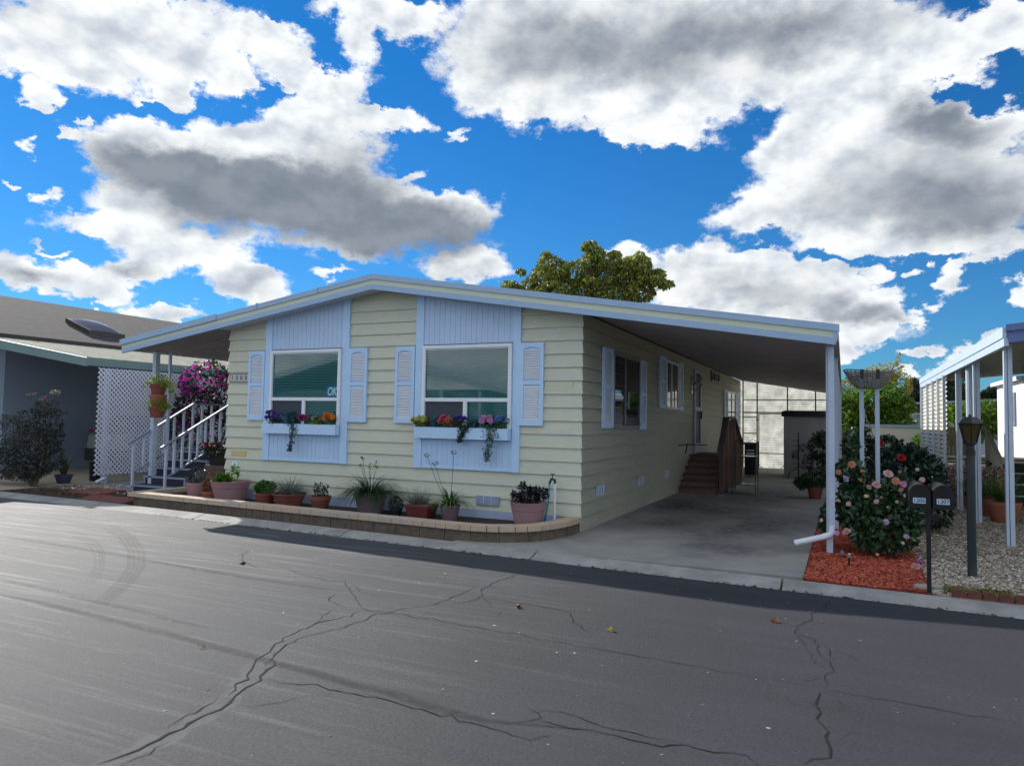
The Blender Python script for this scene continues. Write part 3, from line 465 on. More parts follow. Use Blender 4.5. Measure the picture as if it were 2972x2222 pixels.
wb=MB(); ribbon(wb,[(x,y-7) for x,y in CR[0][1]],17,-.0494,jit=1.5,sub=14); ribbon(wb,[(x,y-2) for x,y in CR[1][1]],11,-.04935,jit=1.5,sub=14)
wb.build('worn_patches',stain('worn_pale',(.16,.16,.155),.6,.8,9),loc=(0,0,0),kind='structure')
# tyre and oil staining is part of the driveway's own surface
def add_stains(Mx,spots,col,amt):
    nt=Mx.node_tree; N=nt.nodes; L=nt.links; b=N['Principled BSDF']; src=b.inputs['Base Color'].links[0].from_socket; tc=N.new('ShaderNodeTexCoord'); acc=None
    nw=N.new('ShaderNodeTexNoise'); nw.inputs['Scale'].default_value=1.6; nw.inputs['Detail'].default_value=6; L.new(tc.outputs['Object'],nw.inputs['Vector'])
    wa=N.new('ShaderNodeVectorMath'); wa.operation='MULTIPLY_ADD'; L.new(nw.outputs['Color'],wa.inputs[0]); wa.inputs[1].default_value=(1.1,1.1,0); L.new(tc.outputs['Object'],wa.inputs[2])
    for x,y,rx,ry,an in spots:
        mp=N.new('ShaderNodeMapping'); mp.vector_type='TEXTURE'; mp.inputs['Location'].default_value=(x+.55,y+.55,0); mp.inputs['Rotation'].default_value=(0,0,rad(an)); mp.inputs['Scale'].default_value=(rx,ry,1e3); L.new(wa.outputs[0],mp.inputs[0])
        g_=N.new('ShaderNodeTexGradient'); g_.gradient_type='SPHERICAL'; L.new(mp.outputs[0],g_.inputs[0]); m_=N.new('ShaderNodeMath'); m_.operation='ADD'; L.new(g_.outputs[1],m_.inputs[0])
        if acc is None: m_.inputs[1].default_value=0
        else: L.new(acc,m_.inputs[1])
        acc=m_.outputs[0]
    n2=N.new('ShaderNodeTexNoise'); n2.inputs['Scale'].default_value=7; n2.inputs['Detail'].default_value=8; n2.inputs['Roughness'].default_value=.7; L.new(tc.outputs['Object'],n2.inputs['Vector'])
    mm=N.new('ShaderNodeMath'); mm.operation='MULTIPLY'; mm.use_clamp=True; L.new(acc,mm.inputs[0]); q=N.new('ShaderNodeMapRange'); q.inputs[1].default_value=.3; q.inputs[2].default_value=.65; q.inputs[3].default_value=.25*amt; q.inputs[4].default_value=1.6*amt; L.new(n2.outputs[0],q.inputs[0]); L.new(q.outputs[0],mm.inputs[1])
    mx=N.new('ShaderNodeMix'); mx.data_type='RGBA'; L.new(mm.outputs[0],mx.inputs[0]); L.new(src,mx.inputs[6]); mx.inputs[7].default_value=(*col,1); L.new(mx.outputs[2],b.inputs['Base Color'])
add_stains(M['concrete'],[(1.0,1.6,.7,1.6,-20),(1.9,.9,.8,1.7,-15),(2.5,2.6,.9,1.9,-10),(1.4,3.6,1.2,1.4,0),(2.3,-.4,.7,.9,-40),(1.2,6,1.5,3,0),(2.2,8,1.3,4,0),(.5,4.2,.6,1.8,0)],(.045,.043,.052),.62)
# ---------------------------------------------------------------- the house
WX=-7.09; LAP=.2032; DEEP=18.1
def rt(x): return 4.012-.1598*(x+3.57) if x>-3.57 else 4.012-.153*(-3.57-x)
XL,XR=-9.65,3.5
H=thing('mobile_home','cream lap sided mobile home with low gable roof, blue trim and open carport','mobile home',(0,0,0))
wl=MB()
def lapface(x0,x1,z0,z1,dx=0):
    pass
for k in range(20):
    z0=k*LAP; z1=z0+LAP-.002
    def xe(z): 
        zt=(z+.16); a=-3.57-(4.012-zt)/.153; b=-3.57+(4.012-zt)/.1598
        return max(a,WX),min(b,0)
    a0,b0=xe(z0); a1,b1=xe(z1)
    if b1-a1<.1: break
    e0=.030 if b0==0 else 0; e1=.004 if b1==0 else 0
    wl.add([(a0-(.030 if a0==WX else 0),-.030,z0),(b0+e0,-.030,z0),(b1+e1,-.004,z1),(a1-(.004 if a1==WX else 0),-.004,z1)],[(0,1,2,3)])
    wl.add([(a0,-.030,z0),(b0+e0,-.030,z0),(b0,.01,z0-.001),(a0,.01,z0-.001)],[(0,3,2,1)])
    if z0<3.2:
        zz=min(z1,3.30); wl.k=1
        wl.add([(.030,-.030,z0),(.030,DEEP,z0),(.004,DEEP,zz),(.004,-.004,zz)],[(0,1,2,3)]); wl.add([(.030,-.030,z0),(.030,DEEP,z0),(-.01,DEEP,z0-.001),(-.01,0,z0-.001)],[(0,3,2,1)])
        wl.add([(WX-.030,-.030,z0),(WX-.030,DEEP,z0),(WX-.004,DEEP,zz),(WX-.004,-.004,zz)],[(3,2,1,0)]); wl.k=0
wl.prism([(WX+.005,0),(-.005,0),(-.005,3.24),(-3.57,3.80),(WX+.005,3.24)],'y',.006,DEEP)
wl.build('wall',[M['siding'],M['siding_shade']],H)
sk=MB(); sk.add([(WX+.1,-.034,.0),(-.35,-.034,.0),(-.35,-.034,.195),(WX+.1,-.034,.275)],[(0,1,2,3)]); sk.add([(WX+.1,-.034,.275),(-.35,-.034,.195),(-.35,-.01,.205),(WX+.1,-.01,.285)],[(0,1,2,3)])
sk.build('skirting',mat('footing_paint',(.42,.50,.66),.7,.08,3,col2=(.30,.36,.50)),H)
# roof
rf=MB()
for s_ in (0,1):
    xa,xb=((XL,-3.57),(-3.57,XR))[s_]
    rf.prism([(xa,rt(xa)),(xb,rt(xb)),(xb,rt(xb)-.10),(xa,rt(xa)-.10)],'y',-.32,DEEP+.1)
rf.build('roof',M['roofing'],H)
so_=MB()
def chev(mb,xa,xb,t,b_,y0,y1):
    for A,B in ((xa,-3.57),(-3.57,xb)):
        if B>A: mb.prism([(A,rt(A)-t),(B,rt(B)-t),(B,rt(B)-b_),(A,rt(A)-b_)],'y',y0,y1)
# corrugated undersides left and right of the walls: ribs run across the span
for A,B in ((XL+.04,WX-.03),(.03,XR-.04)):
    y=-.32; so_=MB()
    while y<DEEP:
        so_.prism([(A,rt(A)-.115),(B,rt(B)-.115),(B,rt(B)-.145),(A,rt(A)-.145)],'y',y,y+.10); so_.prism([(A,rt(A)-.115),(B,rt(B)-.115),(B,rt(B)-.178),(A,rt(A)-.178)],'y',y+.105,y+.13); y+=.15
    so_.build('soffit',M['soffit'],H)
es=MB(); chev(es,WX-.05,.05,.205,.22,-.32,-.001); es.build('eave_soffit',M['soffw'],H)
ft=MB(); chev(ft,XL-.03,XR+.02,-.012,.078,-.395,-.335)
for a,b in ((XL-.03,-7.07),(-4.72,-4.70),(-6.1,-6.08)): ft.prism([(a,rt(a)+.03),(b,rt(b)+.03),(b,rt(b)-.082),(a,rt(a)-.082)],'y',-.41,-.33)
ft.build('fascia_cap',M['trimg'],H)
fc=MB(); chev(fc,XL,XR,.07,.165,-.375,-.34); fc.build('fascia',M['fcream'],H)
fb=MB(); chev(fb,XL+.02,XR-.04,.160,.25,-.392,-.34); fb.prism([(XR-.05,2.86),(XR+.01,2.88),(XR+.01,2.80),(XR-.03,2.64),(XR-.05,2.64)],'y',-.385,-.2); fb.build('fascia_board',M['trimg'],H)
gmt=mat('gutter_offwhite',(.50,.48,.45),.5,.08,3); MB().box(XR-.045,XR+.012,-.2,DEEP,2.70,2.795).build('gutter',gmt,H); MB().box(XL-.01,XL+.03,-.33,DEEP,2.93,3.05).build('gutter',gmt,H)
# posts of the carport, the first carries the downspout
for i,y in enumerate((-.11,2.25,4.7,7.2,9.7,12.2,14.7,17.2)):
    xo=0 if i==0 else .072; p_=MB(); p_.box(3.355+xo,3.43+xo*.7,y-.035,y+.035,0,2.71)
    p_.build('carport_post',M['rail'],H)
ds=MB(); ds.box(3.385,3.455,-.20,-.152,.32,2.66); ds.build('downspout',M['rail'],H)
de=MB()
el_=[(3.42,-.178,.37)]+[(3.42-.09*(1-math.cos(rad(a))),-.178,.30-.07*math.sin(rad(a))) for a in range(0,76,15)]
de.tube(el_+[(3.30,-.182,.212),(2.98,-.20,.115)],[.037]+[.040 if i%2 else .035 for i in range(6)]+[.037,.037],10); de.build('downspout_elbow',M['white'],H,smooth=True,angle=True)
for x,y in ((-9.62,.42),(-9.55,4.0),(-9.55,8.5)):
    p_=MB(); p_.box(x-.05,x+.05,y-.05,y+.05,0,2.93); p_.build('porch_post',M['rail'],H)
p_=MB(); p_.box(-9.60,-9.55,.70,.75,.0,2.93); p_.build('porch_downspout',M['rail'],H)
# front windows in blue panelled bays
def front_bay(L0,L1,R0,R1,sticker):
    bt=rt((L0+R1)/2)
    tr=MB()
    for a,b in ((L0,L1),(R0,R1)): tr.prism([(a,.815),(b,.815),(b,rt(b)-.18),(a,rt(a)-.18)],'y',-.062,-.005)
    tr.box(L1,R0,-.05,-.01,.82,.86); tr.build('bay_trim',M['trim'],H,bevel=.004)
    pn=MB(); lo=MB(); x=L1
    while x<R0-.01:
        w=min(.098,R0-x); zt=rt(x+w/2)-.17
        pn.prism([(x,2.845),(x+w-.006,2.845),(x+w-.006,rt(x+w)-.17),(x,rt(x)-.17)],'y',-.040,-.01); lo.box(x,x+w-.006,-.040,-.01,.86,1.33); x+=w
    lo.box(L1,R0,-.034,-.008,.86,1.5); lo.build('panel',mat('lower_panel_blue',(.52,.70,.94),.55,.06,3),H); pn.prism([(L1,2.83),(R0,2.83),(R0,rt(R0)-.17),(L1,rt(L1)-.17)],'y',-.034,-.008)
    pn.build('panel',mat('panel_blue',(.52,.67,.88),.55,.06,3),H)
    dl=MB(); dl.box(L1,R0,-.055,-.03,2.825,2.838); dl.build('drip_edge',M['dark'],H)
    w=MB(); a,b=L1+.005,R0-.005
    w.box(a,b,-.10,-.03,2.765,2.822); w.box(a,a+.06,-.10,-.03,1.47,2.765); w.box(b-.06,b,-.10,-.03,1.47,2.765); w.box(a+.06,b-.06,-.095,-.03,1.905,1.965); c=(a+b)/2; w.box(c-.035,c+.035,-.095,-.03,1.47,1.905)
    w.box(a+.06,b-.06,-.075,-.03,2.745,2.765)
    win=w.build('window',M['white'],H,bevel=.004)
    bl=MB(); z=1.98
    while z<2.745: bl.rbox((c,-.048,z),(b-a-.15,.018,.0035),rx=rad(38)); z+=.028
    z=1.50
    while z<1.9: bl.rbox((c+(b-c)/2,-.048,z),(b-c-.12,.018,.0035),rx=rad(38)); z+=.028
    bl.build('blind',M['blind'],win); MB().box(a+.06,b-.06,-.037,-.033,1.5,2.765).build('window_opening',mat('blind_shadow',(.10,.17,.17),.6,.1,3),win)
    sc=MB(); sc.box(a+.06,c-.035,-.060,-.052,1.5,1.905); sc.build('insect_screen',M['screen'],win)
    gl=MB(); gl.quad((a+.06,-.068,1.965),(b-.06,-.068,1.965),(b-.06,-.068,2.75),(a+.06,-.068,2.75)); gl.quad((c+.035,-.068,1.48),(b-.06,-.068,1.48),(b-.06,-.068,1.905),(c+.035,-.068,1.905)); gl.build('pane',M['glassT'],win)
    if sticker:
        s1=MB().box(b-.06-.25,b-.062,-.0735,-.0705,1.972,2.165).build('window_sticker',M['okblue'],win)
        text('sticker_lettering','OK',.20,win,M['okw'],face_front(b-.06-.128,-.0745,2.066)@Matrix.Scale(.70,4,(1,0,0)),.0005,.25,.006)
    bx=MB(); A,B=L0+.09,R0-.005
    bx.prism([(A,1.31),(B-.01,1.31),(B,1.49),(A-.01,1.49)],'y',-.185,-.165); bx.box(A,A+.02,-.165,-.064,1.31,1.49); bx.box(B-.02,B,-.165,-.064,1.31,1.488); bx.box(A+.02,B-.02,-.165,-.064,1.31,1.33); fbx=bx.build('window_box',M['trim'],H,bevel=.003)
    MB().box(A+.02,B-.02,-.163,-.066,1.44,1.47).build('box_soil',M['soil'],fbx)
def shutter(P,w,h,face):
    """P=lower left corner; face 'f' looks to -Y, 's' looks to +X"""
    def B(mb,a0,a1,d0,d1,z0,z1):
        if face=='f': mb.box(P[0]+a0,P[0]+a1,P[1]-d1,P[1]-d0,P[2]+z0,P[2]+z1)
        else: mb.box(P[0]+d0,P[0]+d1,P[1]+a0,P[1]+a1,P[2]+z0,P[2]+z1)
    fr=MB(); s_=.055 if w<.45 else .10
    B(fr,0,w,0,.02,0,h); B(fr,0,s_,.02,.045,0,h); B(fr,w-s_,w,.02,.045,0,h); B(fr,s_,w-s_,.02,.045,0,.09); B(fr,s_,w-s_,.02,.045,h-.07,h); mid=h*.515; B(fr,s_,w-s_,.02,.045,mid-.03,mid+.03)
    # arched head
    n=6; c=w/2; hw=w/2-s_
    for i in range(n):
        a=-1+2*i/n; b=-1+2*(i+1)/n; m_=(abs(a)+abs(b))/2; B(fr,c+a*hw,c+b*hw,.02,.0449,h-.07-.035*m_**2,h-.07)
    f_=fr.build('shutter',M['trim'],H)
    lv=MB(); z=.10
    while z<h-.09:
        if abs(z-mid)>.045:
            if face=='f': lv.rbox((P[0]+w/2,P[1]-.032,P[2]+z),(w-2*s_,.022,.005),rx=rad(48))
            else: lv.rbox((P[0]+.032,P[1]+w/2,P[2]+z),(.022,w-2*s_,.005),ry=rad(-48)*-1)
        z+=.026
    lv.build('louvres',M['louver'],f_)
front_bay(-6.16,-6.01,-4.40,-4.26,True)
front_bay(-2.895,-2.745,-1.115,-.985,False)
for x in (-6.56,-4.27+.01,-3.295,-.985): shutter((x,-.02,1.545),.39 if x<-5 or -4.3<x<-4 else .385,1.28,'f')
# side wall openings
def side_window(y0,y1,z0,z1,mat_f,split,curtain=True,sh=None):
    w=MB(); x=.02; t=.05
    w.box(x,x+.05,y0,y1,z1-t,z1); w.box(x,x+.05,y0,y1,z0,z0+t); w.box(x,x+.05,y0,y0+t,z0+t,z1-t); w.box(x,x+.05,y1-t,y1,z0+t,z1-t); ys=y0+(y1-y0)*split; w.box(x,x+.048,ys-.025,ys+.025,z0+t,z1-t)
    win=w.build('window',mat_f,H)
    MB().box(x+.001,x+.006,y0+t,y1-t,z0+t,z1-t).build('window_opening',M['dark'],win)
    if curtain:
        c=MB(); y=ys+.03
        while y<y1-t-.02: c.box(x+.008,x+.018,y,y+.04,z0+t,z1-t); y+=.052
        c.build('curtain',mat('curtain',(.10,.11,.13),.8,.1,4),win)
    MB().quad((x+.03,y0+t,z0+t),(x+.03,y1-t,z0+t),(x+.03,y1-t,z1-t),(x+.03,y0+t,z1-t)).build('pane',M['glassD'],win)
side_window(1.46,3.16,1.51,2.80,M['screen'] and mat('bronze_frame',(.16,.17,.20),.4,.1,5),.42)
side_window(5.42,6.66,1.93,3.00,M['white'],.42,False)
side_window(11.3,12.7,2.86,3.18,mat('bronze_frame_b',(.16,.17,.20),.4,.1,5),.45,False)
side_window(14.5,16.4,1.55,2.72,M['white'],.5,True)
for y,w,z,h in ((.90,.54,1.52,1.31),(3.14,.52,1.49,1.32),(4.78,.60,1.93,1.11),(6.72,.48,1.92,1.12),(13.75,.65,1.55,1.18),(16.5,.8,1.55,1.18)): shutter((.025,y,z),w,h,'s')
dr=MB(); dr.box(.02,.06,8.66,8.74,.84,3.02); dr.box(.02,.06,9.60,9.70,.84,3.02); dr.box(.02,.06,8.74,9.60,2.94,3.02); dr.box(.02,.12,8.62,9.74,.80,.84); dr.box(.045,.062,8.76,8.84,.86,2.92); dr.box(.045,.062,9.50,9.58,.86,2.92); dr.box(.045,.062,8.84,9.5,.86,1.1); dr.box(.045,.062,8.84,9.5,1.95,2.05)
door=dr.build('door',mat('door_lavender',(.38,.38,.52),.5,.06,4),H)
MB().box(.021,.04,8.74,9.6,.86,2.93).build('door_screen',M['dark'],door)
MB().box(.062,.10,9.53,9.56,1.75,1.95).build('handle',M['black'],door)
lp=MB(); lp.tube([(.02,8.38,2.60),(.12,8.36,2.62),(.2,8.33,2.72)],.02,6); lp.lathe(.24,8.32,[(.02,2.80),(.07,2.79),(.085,2.70),(.05,2.66)],10); lp.tube([(.02,8.45,2.5),(.16,8.42,2.45),(.30,8.38,2.62)],.018,6); lp.rbox((.03,8.4,2.6),(.03,.12,.45)); lp.build('wall_lamp',M['chrome'],H,smooth=True,angle=True)
def vent(P,w,h,face,parts,par):
    v=MB(); MB().box(P[0]+.002,P[0]+w-.002,P[1]-.0135,P[1]-.0122,P[2]+.002,P[2]+h-.002).build('vent_slots',M['sagetrim'],par) if face=='f' else MB().box(P[0]+.0122,P[0]+.0135,P[1]+.01,P[1]+w-.01,P[2]+.01,P[2]+h-.01).build('vent_slots',M['screen'],par)
    if face=='f':
        v.box(P[0],P[0]+w,P[1]-.012,P[1],P[2],P[2]+h)
        for i in range(parts):
            x0=P[0]+.012+i*(w-.01)/parts; x1=x0+(w-.01)/parts-.014; z=P[2]+.014; v.box(x0-.012,x0-.001,P[1]-.016,P[1]-.012,P[2],P[2]+h)
            while z<P[2]+h-.01: v.rbox(((x0+x1)/2,P[1]-.017,z),(x1-x0,.012,.003),rx=rad(-35)); z+=.0135
    else:
        v.box(P[0],P[0]+.012,P[1],P[1]+w,P[2],P[2]+h)
        for i in range(parts):
            y0=P[1]+.02+i*(w-.02)/parts; v.box(P[0]+.012,P[0]+.022,y0,y0+(w-.02)/parts-.05,P[2]+.01,P[2]+h-.01)
    v.build('crawl_space_vent',mat('vent_paint',(.55,.62,.78),.5,.05,4),par)
vent((-1.72,-.038,.285),.40,.15,'f',3,H)
for y,z in ((.70,.455),(3.22,.43),(5.4,.42)): vent((.022,y,z),.40,.155,'s',3,H)
# house number on tiles, two small plates
nb=MB()
for i in range(4): nb.box(-7.035+i*.114,-6.927+i*.114,-.036,-.022,2.265,2.39)
nb.box(-7.05,-6.57,-.028,-.018,2.25,2.405)
num=nb.build('house_number_tiles',M['tile'],H)
bm_=MB(); bm_.box(-7.05,-6.57,-.034,-.021,2.395,2.408); bm_.box(-7.05,-6.57,-.034,-.021,2.25,2.262); bm_.box(-7.052,-7.040,-.034,-.021,2.25,2.408); bm_.box(-6.579,-6.567,-.034,-.021,2.25,2.408)
bm_.build('number_frame',mat('number_frame',(.12,.11,.09),.6,.2,20),num)
for i,ch in enumerate('1205'): text('number_digit',ch,.105,num,M['ink'],face_front(-6.981+i*.114,-.0375,2.328),.0008,0,.003)
pl=MB(); pl.box(-6.94,-6.585,-.032,-.02,.865,.962); [pl.rbox((x,-.034,z),(.012,.006,.012)) for x in (-6.935,-6.59) for z in (.87,.957)]; pl.build('meter_plate',M['gold'],H)
ol=MB(); ol.box(-6.91,-6.77,-.045,-.02,.655,.755); ol.build('outlet_cover',M['white'],H); 
pa=MB(); pa.box(-.585,-.13,-.026,-.012,2.045,2.215); pa.build('siding_patch',mat('patch_cream',(.62,.63,.47),.6,.03,4),H)
rv=MB(); rv.lathe(-2.0,3.0,[(.06,3.6),(.06,4.1),(.09,4.1),(.09,4.16)],10); rv.build('roof_vent',M['chrome'],H)
# ---------------------------------------------------------------- planter wall
PW=thing('planter_wall','low block garden wall with tan paver cap curving round the house corner','garden wall',(-4,-1.3,0))
path=[(-8.18,.10),(-8.18,-.6),(-8.18,-1.21)]
for i in range(1,13):
    t=i/12; path.append((-8.18+t*(6.98),-1.21-t*.385))
arc=[(-1.2,-1.595),(-.95,-1.59),(-.72,-1.545),(-.50,-1.44),(-.31,-1.28),(-.17,-1.09),(-.07,-.85),(-.01,-.55),(.015,-.25),(.018,-.06)]
path+=arc[1:]
def walk(path,step):
    P=[Vector((a,b,0)) for a,b in path]; out=[P[0]]; need=step; 
    for a,b in zip(P,P[1:]):
        L_=(b-a).length; pos=0
        while L_-pos>=need: pos+=need; out.append(a.lerp(b,pos/L_)); need=step
        need-=L_-pos
    out.append(P[-1]); return out
def course(mb,path,step,off_out,off_in,z0,z1,gap,jz=0,jo=0,alt=None):
    pts=walk(path,step) if alt is None else alt
    for a,b in zip(pts,pts[1:]):
        d=b-a
        if d.length<.03: continue
        d.normalize(); n_=Vector((d.y,-d.x,0)) ; jo_=random.uniform(-jo,jo); jz_=random.uniform(-jz,jz)
        if (Vector((-4,-.3,0))-a).dot(n_)>0: n_=-n_
        A=a+d*gap/2; B=b-d*gap/2
        vs=[A+n_*(off_out+jo_),B+n_*(off_out+jo_),B-n_*off_in,A-n_*off_in]; mb.add([(v.x,v.y,z0) for v in vs]+[(v.x,v.y,z1+jz_) for v in vs],[(0,3,2,1),(4,5,6,7),(0,1,5,4),(1,2,6,5),(2,3,7,6),(3,0,4,7)])
bk=MB(); course(bk,path,.405,0,.20,-.03,.135,.006,0,.006); bk.build('block_course',M['block'],PW,bevel=.006)
cp=MB(); pts=[]; tog=0
full=walk(path,.02); i=0
sel=[full[0]]
while i<len(full)-1: i=min(i+(11 if tog else 8),len(full)-1); sel.append(full[i]); tog^=1
course(cp,path,.2,.035,.19,.137,.215,.005,.002,.004,alt=sel); cp.build('cap_course',M['cap'],PW,bevel=.006)
MB().prism([(-8.0,0),(-8.0,-1.05),(-1.2,-1.42),(-.5,-1.28),(-.2,-.9),(-.14,-.036),(-7.0,-.036)],'z',-.02,.085).build('planting_soil',M['soil'],PW)
# ---------------------------------------------------------------- potted plants on the planter
def pot(parent,x,y,z0,h,rt_,rb,mt,rim=.03,n=24,sides=None,sx=1,sy=1,band=False):
    s_=sides or n; m_=MB(); pr=[(rb*.96,z0),(rb,z0+.01),(rb+(rt_-rb)*.82,z0+h-rim)]
    if band: pr=[(rb*.96,z0),(rb+(rt_-rb)*.6,z0+h*.66),(rb+(rt_-rb)*.6+.006,z0+h*.67),(rb+(rt_-rb)*.66+.006,z0+h*.7),(rb+(rt_-rb)*.66,z0+h*.705),(rt_,z0+h-.012),(rt_+.006,z0+h),(rt_-.012,z0+h),(rt_-.02,z0+h-.05)]
    else: pr+=[(rt_,z0+h-rim),(rt_,z0+h),(rt_-.014,z0+h),(rt_-.02,z0+h-.03)]
    m_.lathe(x,y,pr,s_,sx,sy,math.pi/4 if s_==4 else 0); return m_.build('pot',mt,parent,smooth=not sides,angle=True)
def soil(parent,x,y,z,r_): MB().lathe(x,y,[(r_,z-.01),(r_,z)],16).build('potting_soil',M['soil'],parent)
def potted(name,label,cat,x,y,z0,h,rt_,rb,mt,group=None,**k):
    t=thing(name,label,cat,(x,y,z0),group); pot(t,x,y,z0,h,rt_,rb,mt,**k); return t
def tuft(parent,x,y,z,r_,n,size,lm,name='foliage',shell=.3,h=None,**k):
    P,d=in_blobs(n,[(x,y,z,r_,r_,h or r_)],shell); return leaves(name,P,size,parent,lm,out=d,**k)
ZS=.085
t=potted('potted_plant','medium pinkish pot with a dark reddish plant, leftmost on the planter','potted plant',-7.30,-.48,ZS,.29,.20,.145,M['pinkpot']); tuft(t,-7.30,-.48,.50,.19,380,.05,Lf['reddark'])
t=potted('potted_plant','shallow terracotta bowl with an orange tinged succulent between two pink pots','potted plant',-6.95,-.50,ZS,.15,.155,.12,M['terral']); tuft(t,-6.95,-.50,.34,.13,260,.045,Lf['orangeleaf'],h=.16); tuft(t,-6.95,-.5,.52,.05,60,.03,Lf['orangeleaf'],name='tall_shoot',h=.16)
t=potted('potted_plant','big mauve tub with a leafy green cutting beside the outlet cover','potted plant',-6.50,-.45,ZS,.36,.345,.26,M['pinkpot'],band=True); soil(t,-6.5,-.45,.40,.32); tuft(t,-6.66,-.45,.48,.17,170,.085,Lf['green'],aspect=.55,h=.09); tuft(t,-6.42,-.45,.60,.10,70,.07,Lf['green'],name='shoot',aspect=.5,h=.16)
t=potted('potted_plant','round terracotta pot of bright green geranium under the left window box','potted plant',-5.68,-.45,ZS,.195,.185,.14,M['terra']); tuft(t,-5.68,-.45,.37,.20,420,.06,Lf['green'],aspect=.85,h=.12)
t=potted('potted_plant','wide faceted terracotta pot spilling grey tufted grass','potted plant',-5.13,-.45,ZS,.22,.30,.21,M['terra'],sides=6); blades('grass_blades',(-5.13,-.45,.29),620,.34,.006,t,Lf['greygrass'],1.9,1,2.0,6,.18)
t=potted('potted_plant','small terracotta pot with an upright blue green succulent','potted plant',-4.42,-.50,ZS,.22,.175,.12,M['terra'],rim=.07)
for q in range(22):
    a=random.random()*6.28; rr=random.random()**.5*.12; hh=.12+.12*random.random(); P=np.array([(-4.42+rr*math.cos(a)+.02*math.sin(9*z_),-.50+rr*math.sin(a),.30+hh*z_) for z_ in np.linspace(0,1,16)]); leaves('succulent_stem',P,.035,t,Lf['succ'],aspect=.6)
t=potted('potted_plant','large dark mauve glazed pot overflowing with long arching grass','potted plant',-3.42,-.48,ZS,.33,.265,.20,M['mauve'],band=True); soil(t,-3.42,-.48,.37,.24); blades('grass_blades',(-3.42,-.48,.38),420,.62,.013,t,Lf['dkgrass'],2.6,.9,2.9,9,.16)
for q in range(9):
    a=random.random()*6.28; x_=-3.42+.1*math.cos(a); st_=MB(); dx=random.uniform(-.22,.22); hh=random.uniform(.5,.7); st_.tube([(x_,-.48,.38),(x_+dx*.6,-.5,.38+hh*.6),(x_+dx,-.5,.38+hh*.9),(x_+dx+.03*(1 if dx>0 else -1),-.5,.36+hh*.92)],.0028,4); sm=st_.build('flower_stem',Lf['dkgrass'],t); P=np.array([(x_+dx+random.uniform(-.02,.02),-.5,.37+hh*.9+random.uniform(-.03,.02)) for _ in range(9)]); leaves('seed_head',P,.03,sm,Lf['dry'])
t=potted('potted_plant','small dark nursery pot with a purplish low plant near the square pot','potted plant',-2.90,-.52,ZS,.12,.10,.08,M['rubber']); tuft(t,-2.90,-.52,.27,.13,260,.045,Lf['dkcam'],h=.13)
t=potted('potted_plant','square red clay planter with wispy grey grass','potted plant',-2.45,-.48,ZS,.20,.30,.235,mat('red_clay_dark',(.16,.035,.03),.6,.1,6),sides=4,rim=.035,sx=1,sy=.8); MB().prism([(-2.665,-.645),(-2.235,-.645),(-2.235,-.315),(-2.665,-.315)],'z',.284,.292).build('pale_rim',mat('clay_dust',(.30,.13,.10),.8,.2,9),t); blades('grass_blades',(-2.5,-.48,.28),460,.30,.005,t,Lf['greygrass'],1.6,1,1.8,6,.16)
t=potted('potted_plant','tilted mauve glazed pot with strappy lily and dried flower heads','potted plant',-1.93,-.50,ZS,.23,.165,.115,M['mauve'],rim=.02); blades('strap_leaves',(-1.93,-.5,.31),120,.36,.022,t,Lf['agap'],2.2,1,2.6,7,.07); 
for (dx,hh) in ((-.55,.72),(-.36,.60),(.06,.78)):
    st_=MB(); st_.tube([(-1.93+dx*.1,-.5,.32),(-1.93+dx*.5,-.5,.32+hh*.55),(-1.93+dx*.78,-.5,.32+hh)],.0042,5); sm=st_.build('flower_stalk',mat('dry_stalk%d'%int(hh*100),(.12,.10,.06),.8,.1,9),t); P,d=in_blobs(60,[(-1.93+dx*.78,-.5,.335+hh,.055,.055,.035)],.7); leaves('dried_flower_head',P,.022,sm,Lf['dry'],out=d)
t=potted('potted_plant','large pink tub with a near black leafy plant, rightmost on the planter','potted plant',-.62,-.50,ZS,.36,.275,.20,M['pinkpot'],band=True); soil(t,-.62,-.5,.41,.255)
P,d=in_blobs(800,[(-.62,-.5,.51,.21,.2,.09),(-.72,-.5,.63,.07,.07,.10),(-.50,-.5,.59,.10,.09,.08),(-.85,-.5,.53,.05,.05,.08),(-.37,-.5,.57,.05,.05,.10),(-.60,-.5,.62,.05,.05,.06)],.1); leaves('foliage',P,.065,t,Lf['purpleleaf'],out=d,aspect=.36,outw=.4)
# standpipe
t=thing('standpipe','white standpipe with black tap and blue hose at the house corner','standpipe',(-.33,-.22,ZS)); MB().tube([(-.33,-.2,.06),(-.33,-.2,.70)],.019,10).build('pipe',M['white'],t,smooth=True,angle=True)
m_=MB(); m_.tube([(-.33,-.2,.70),(-.33,-.2,.75),(-.38,-.22,.765),(-.40,-.24,.70)],.02,8); m_.tube([(-.37,-.2,.76),(-.37,-.2,.83)],.008,6); m_.rbox((-.37,-.2,.835),(.075,.014,.012)); m_.build('tap',M['black'],t,smooth=True,angle=True)
MB().tube([(-.40,-.24,.70),(-.405,-.245,.5),(-.43,-.26,.3),(-.47,-.28,.09)],.014,8).build('hose',M['hose'],t,smooth=True)
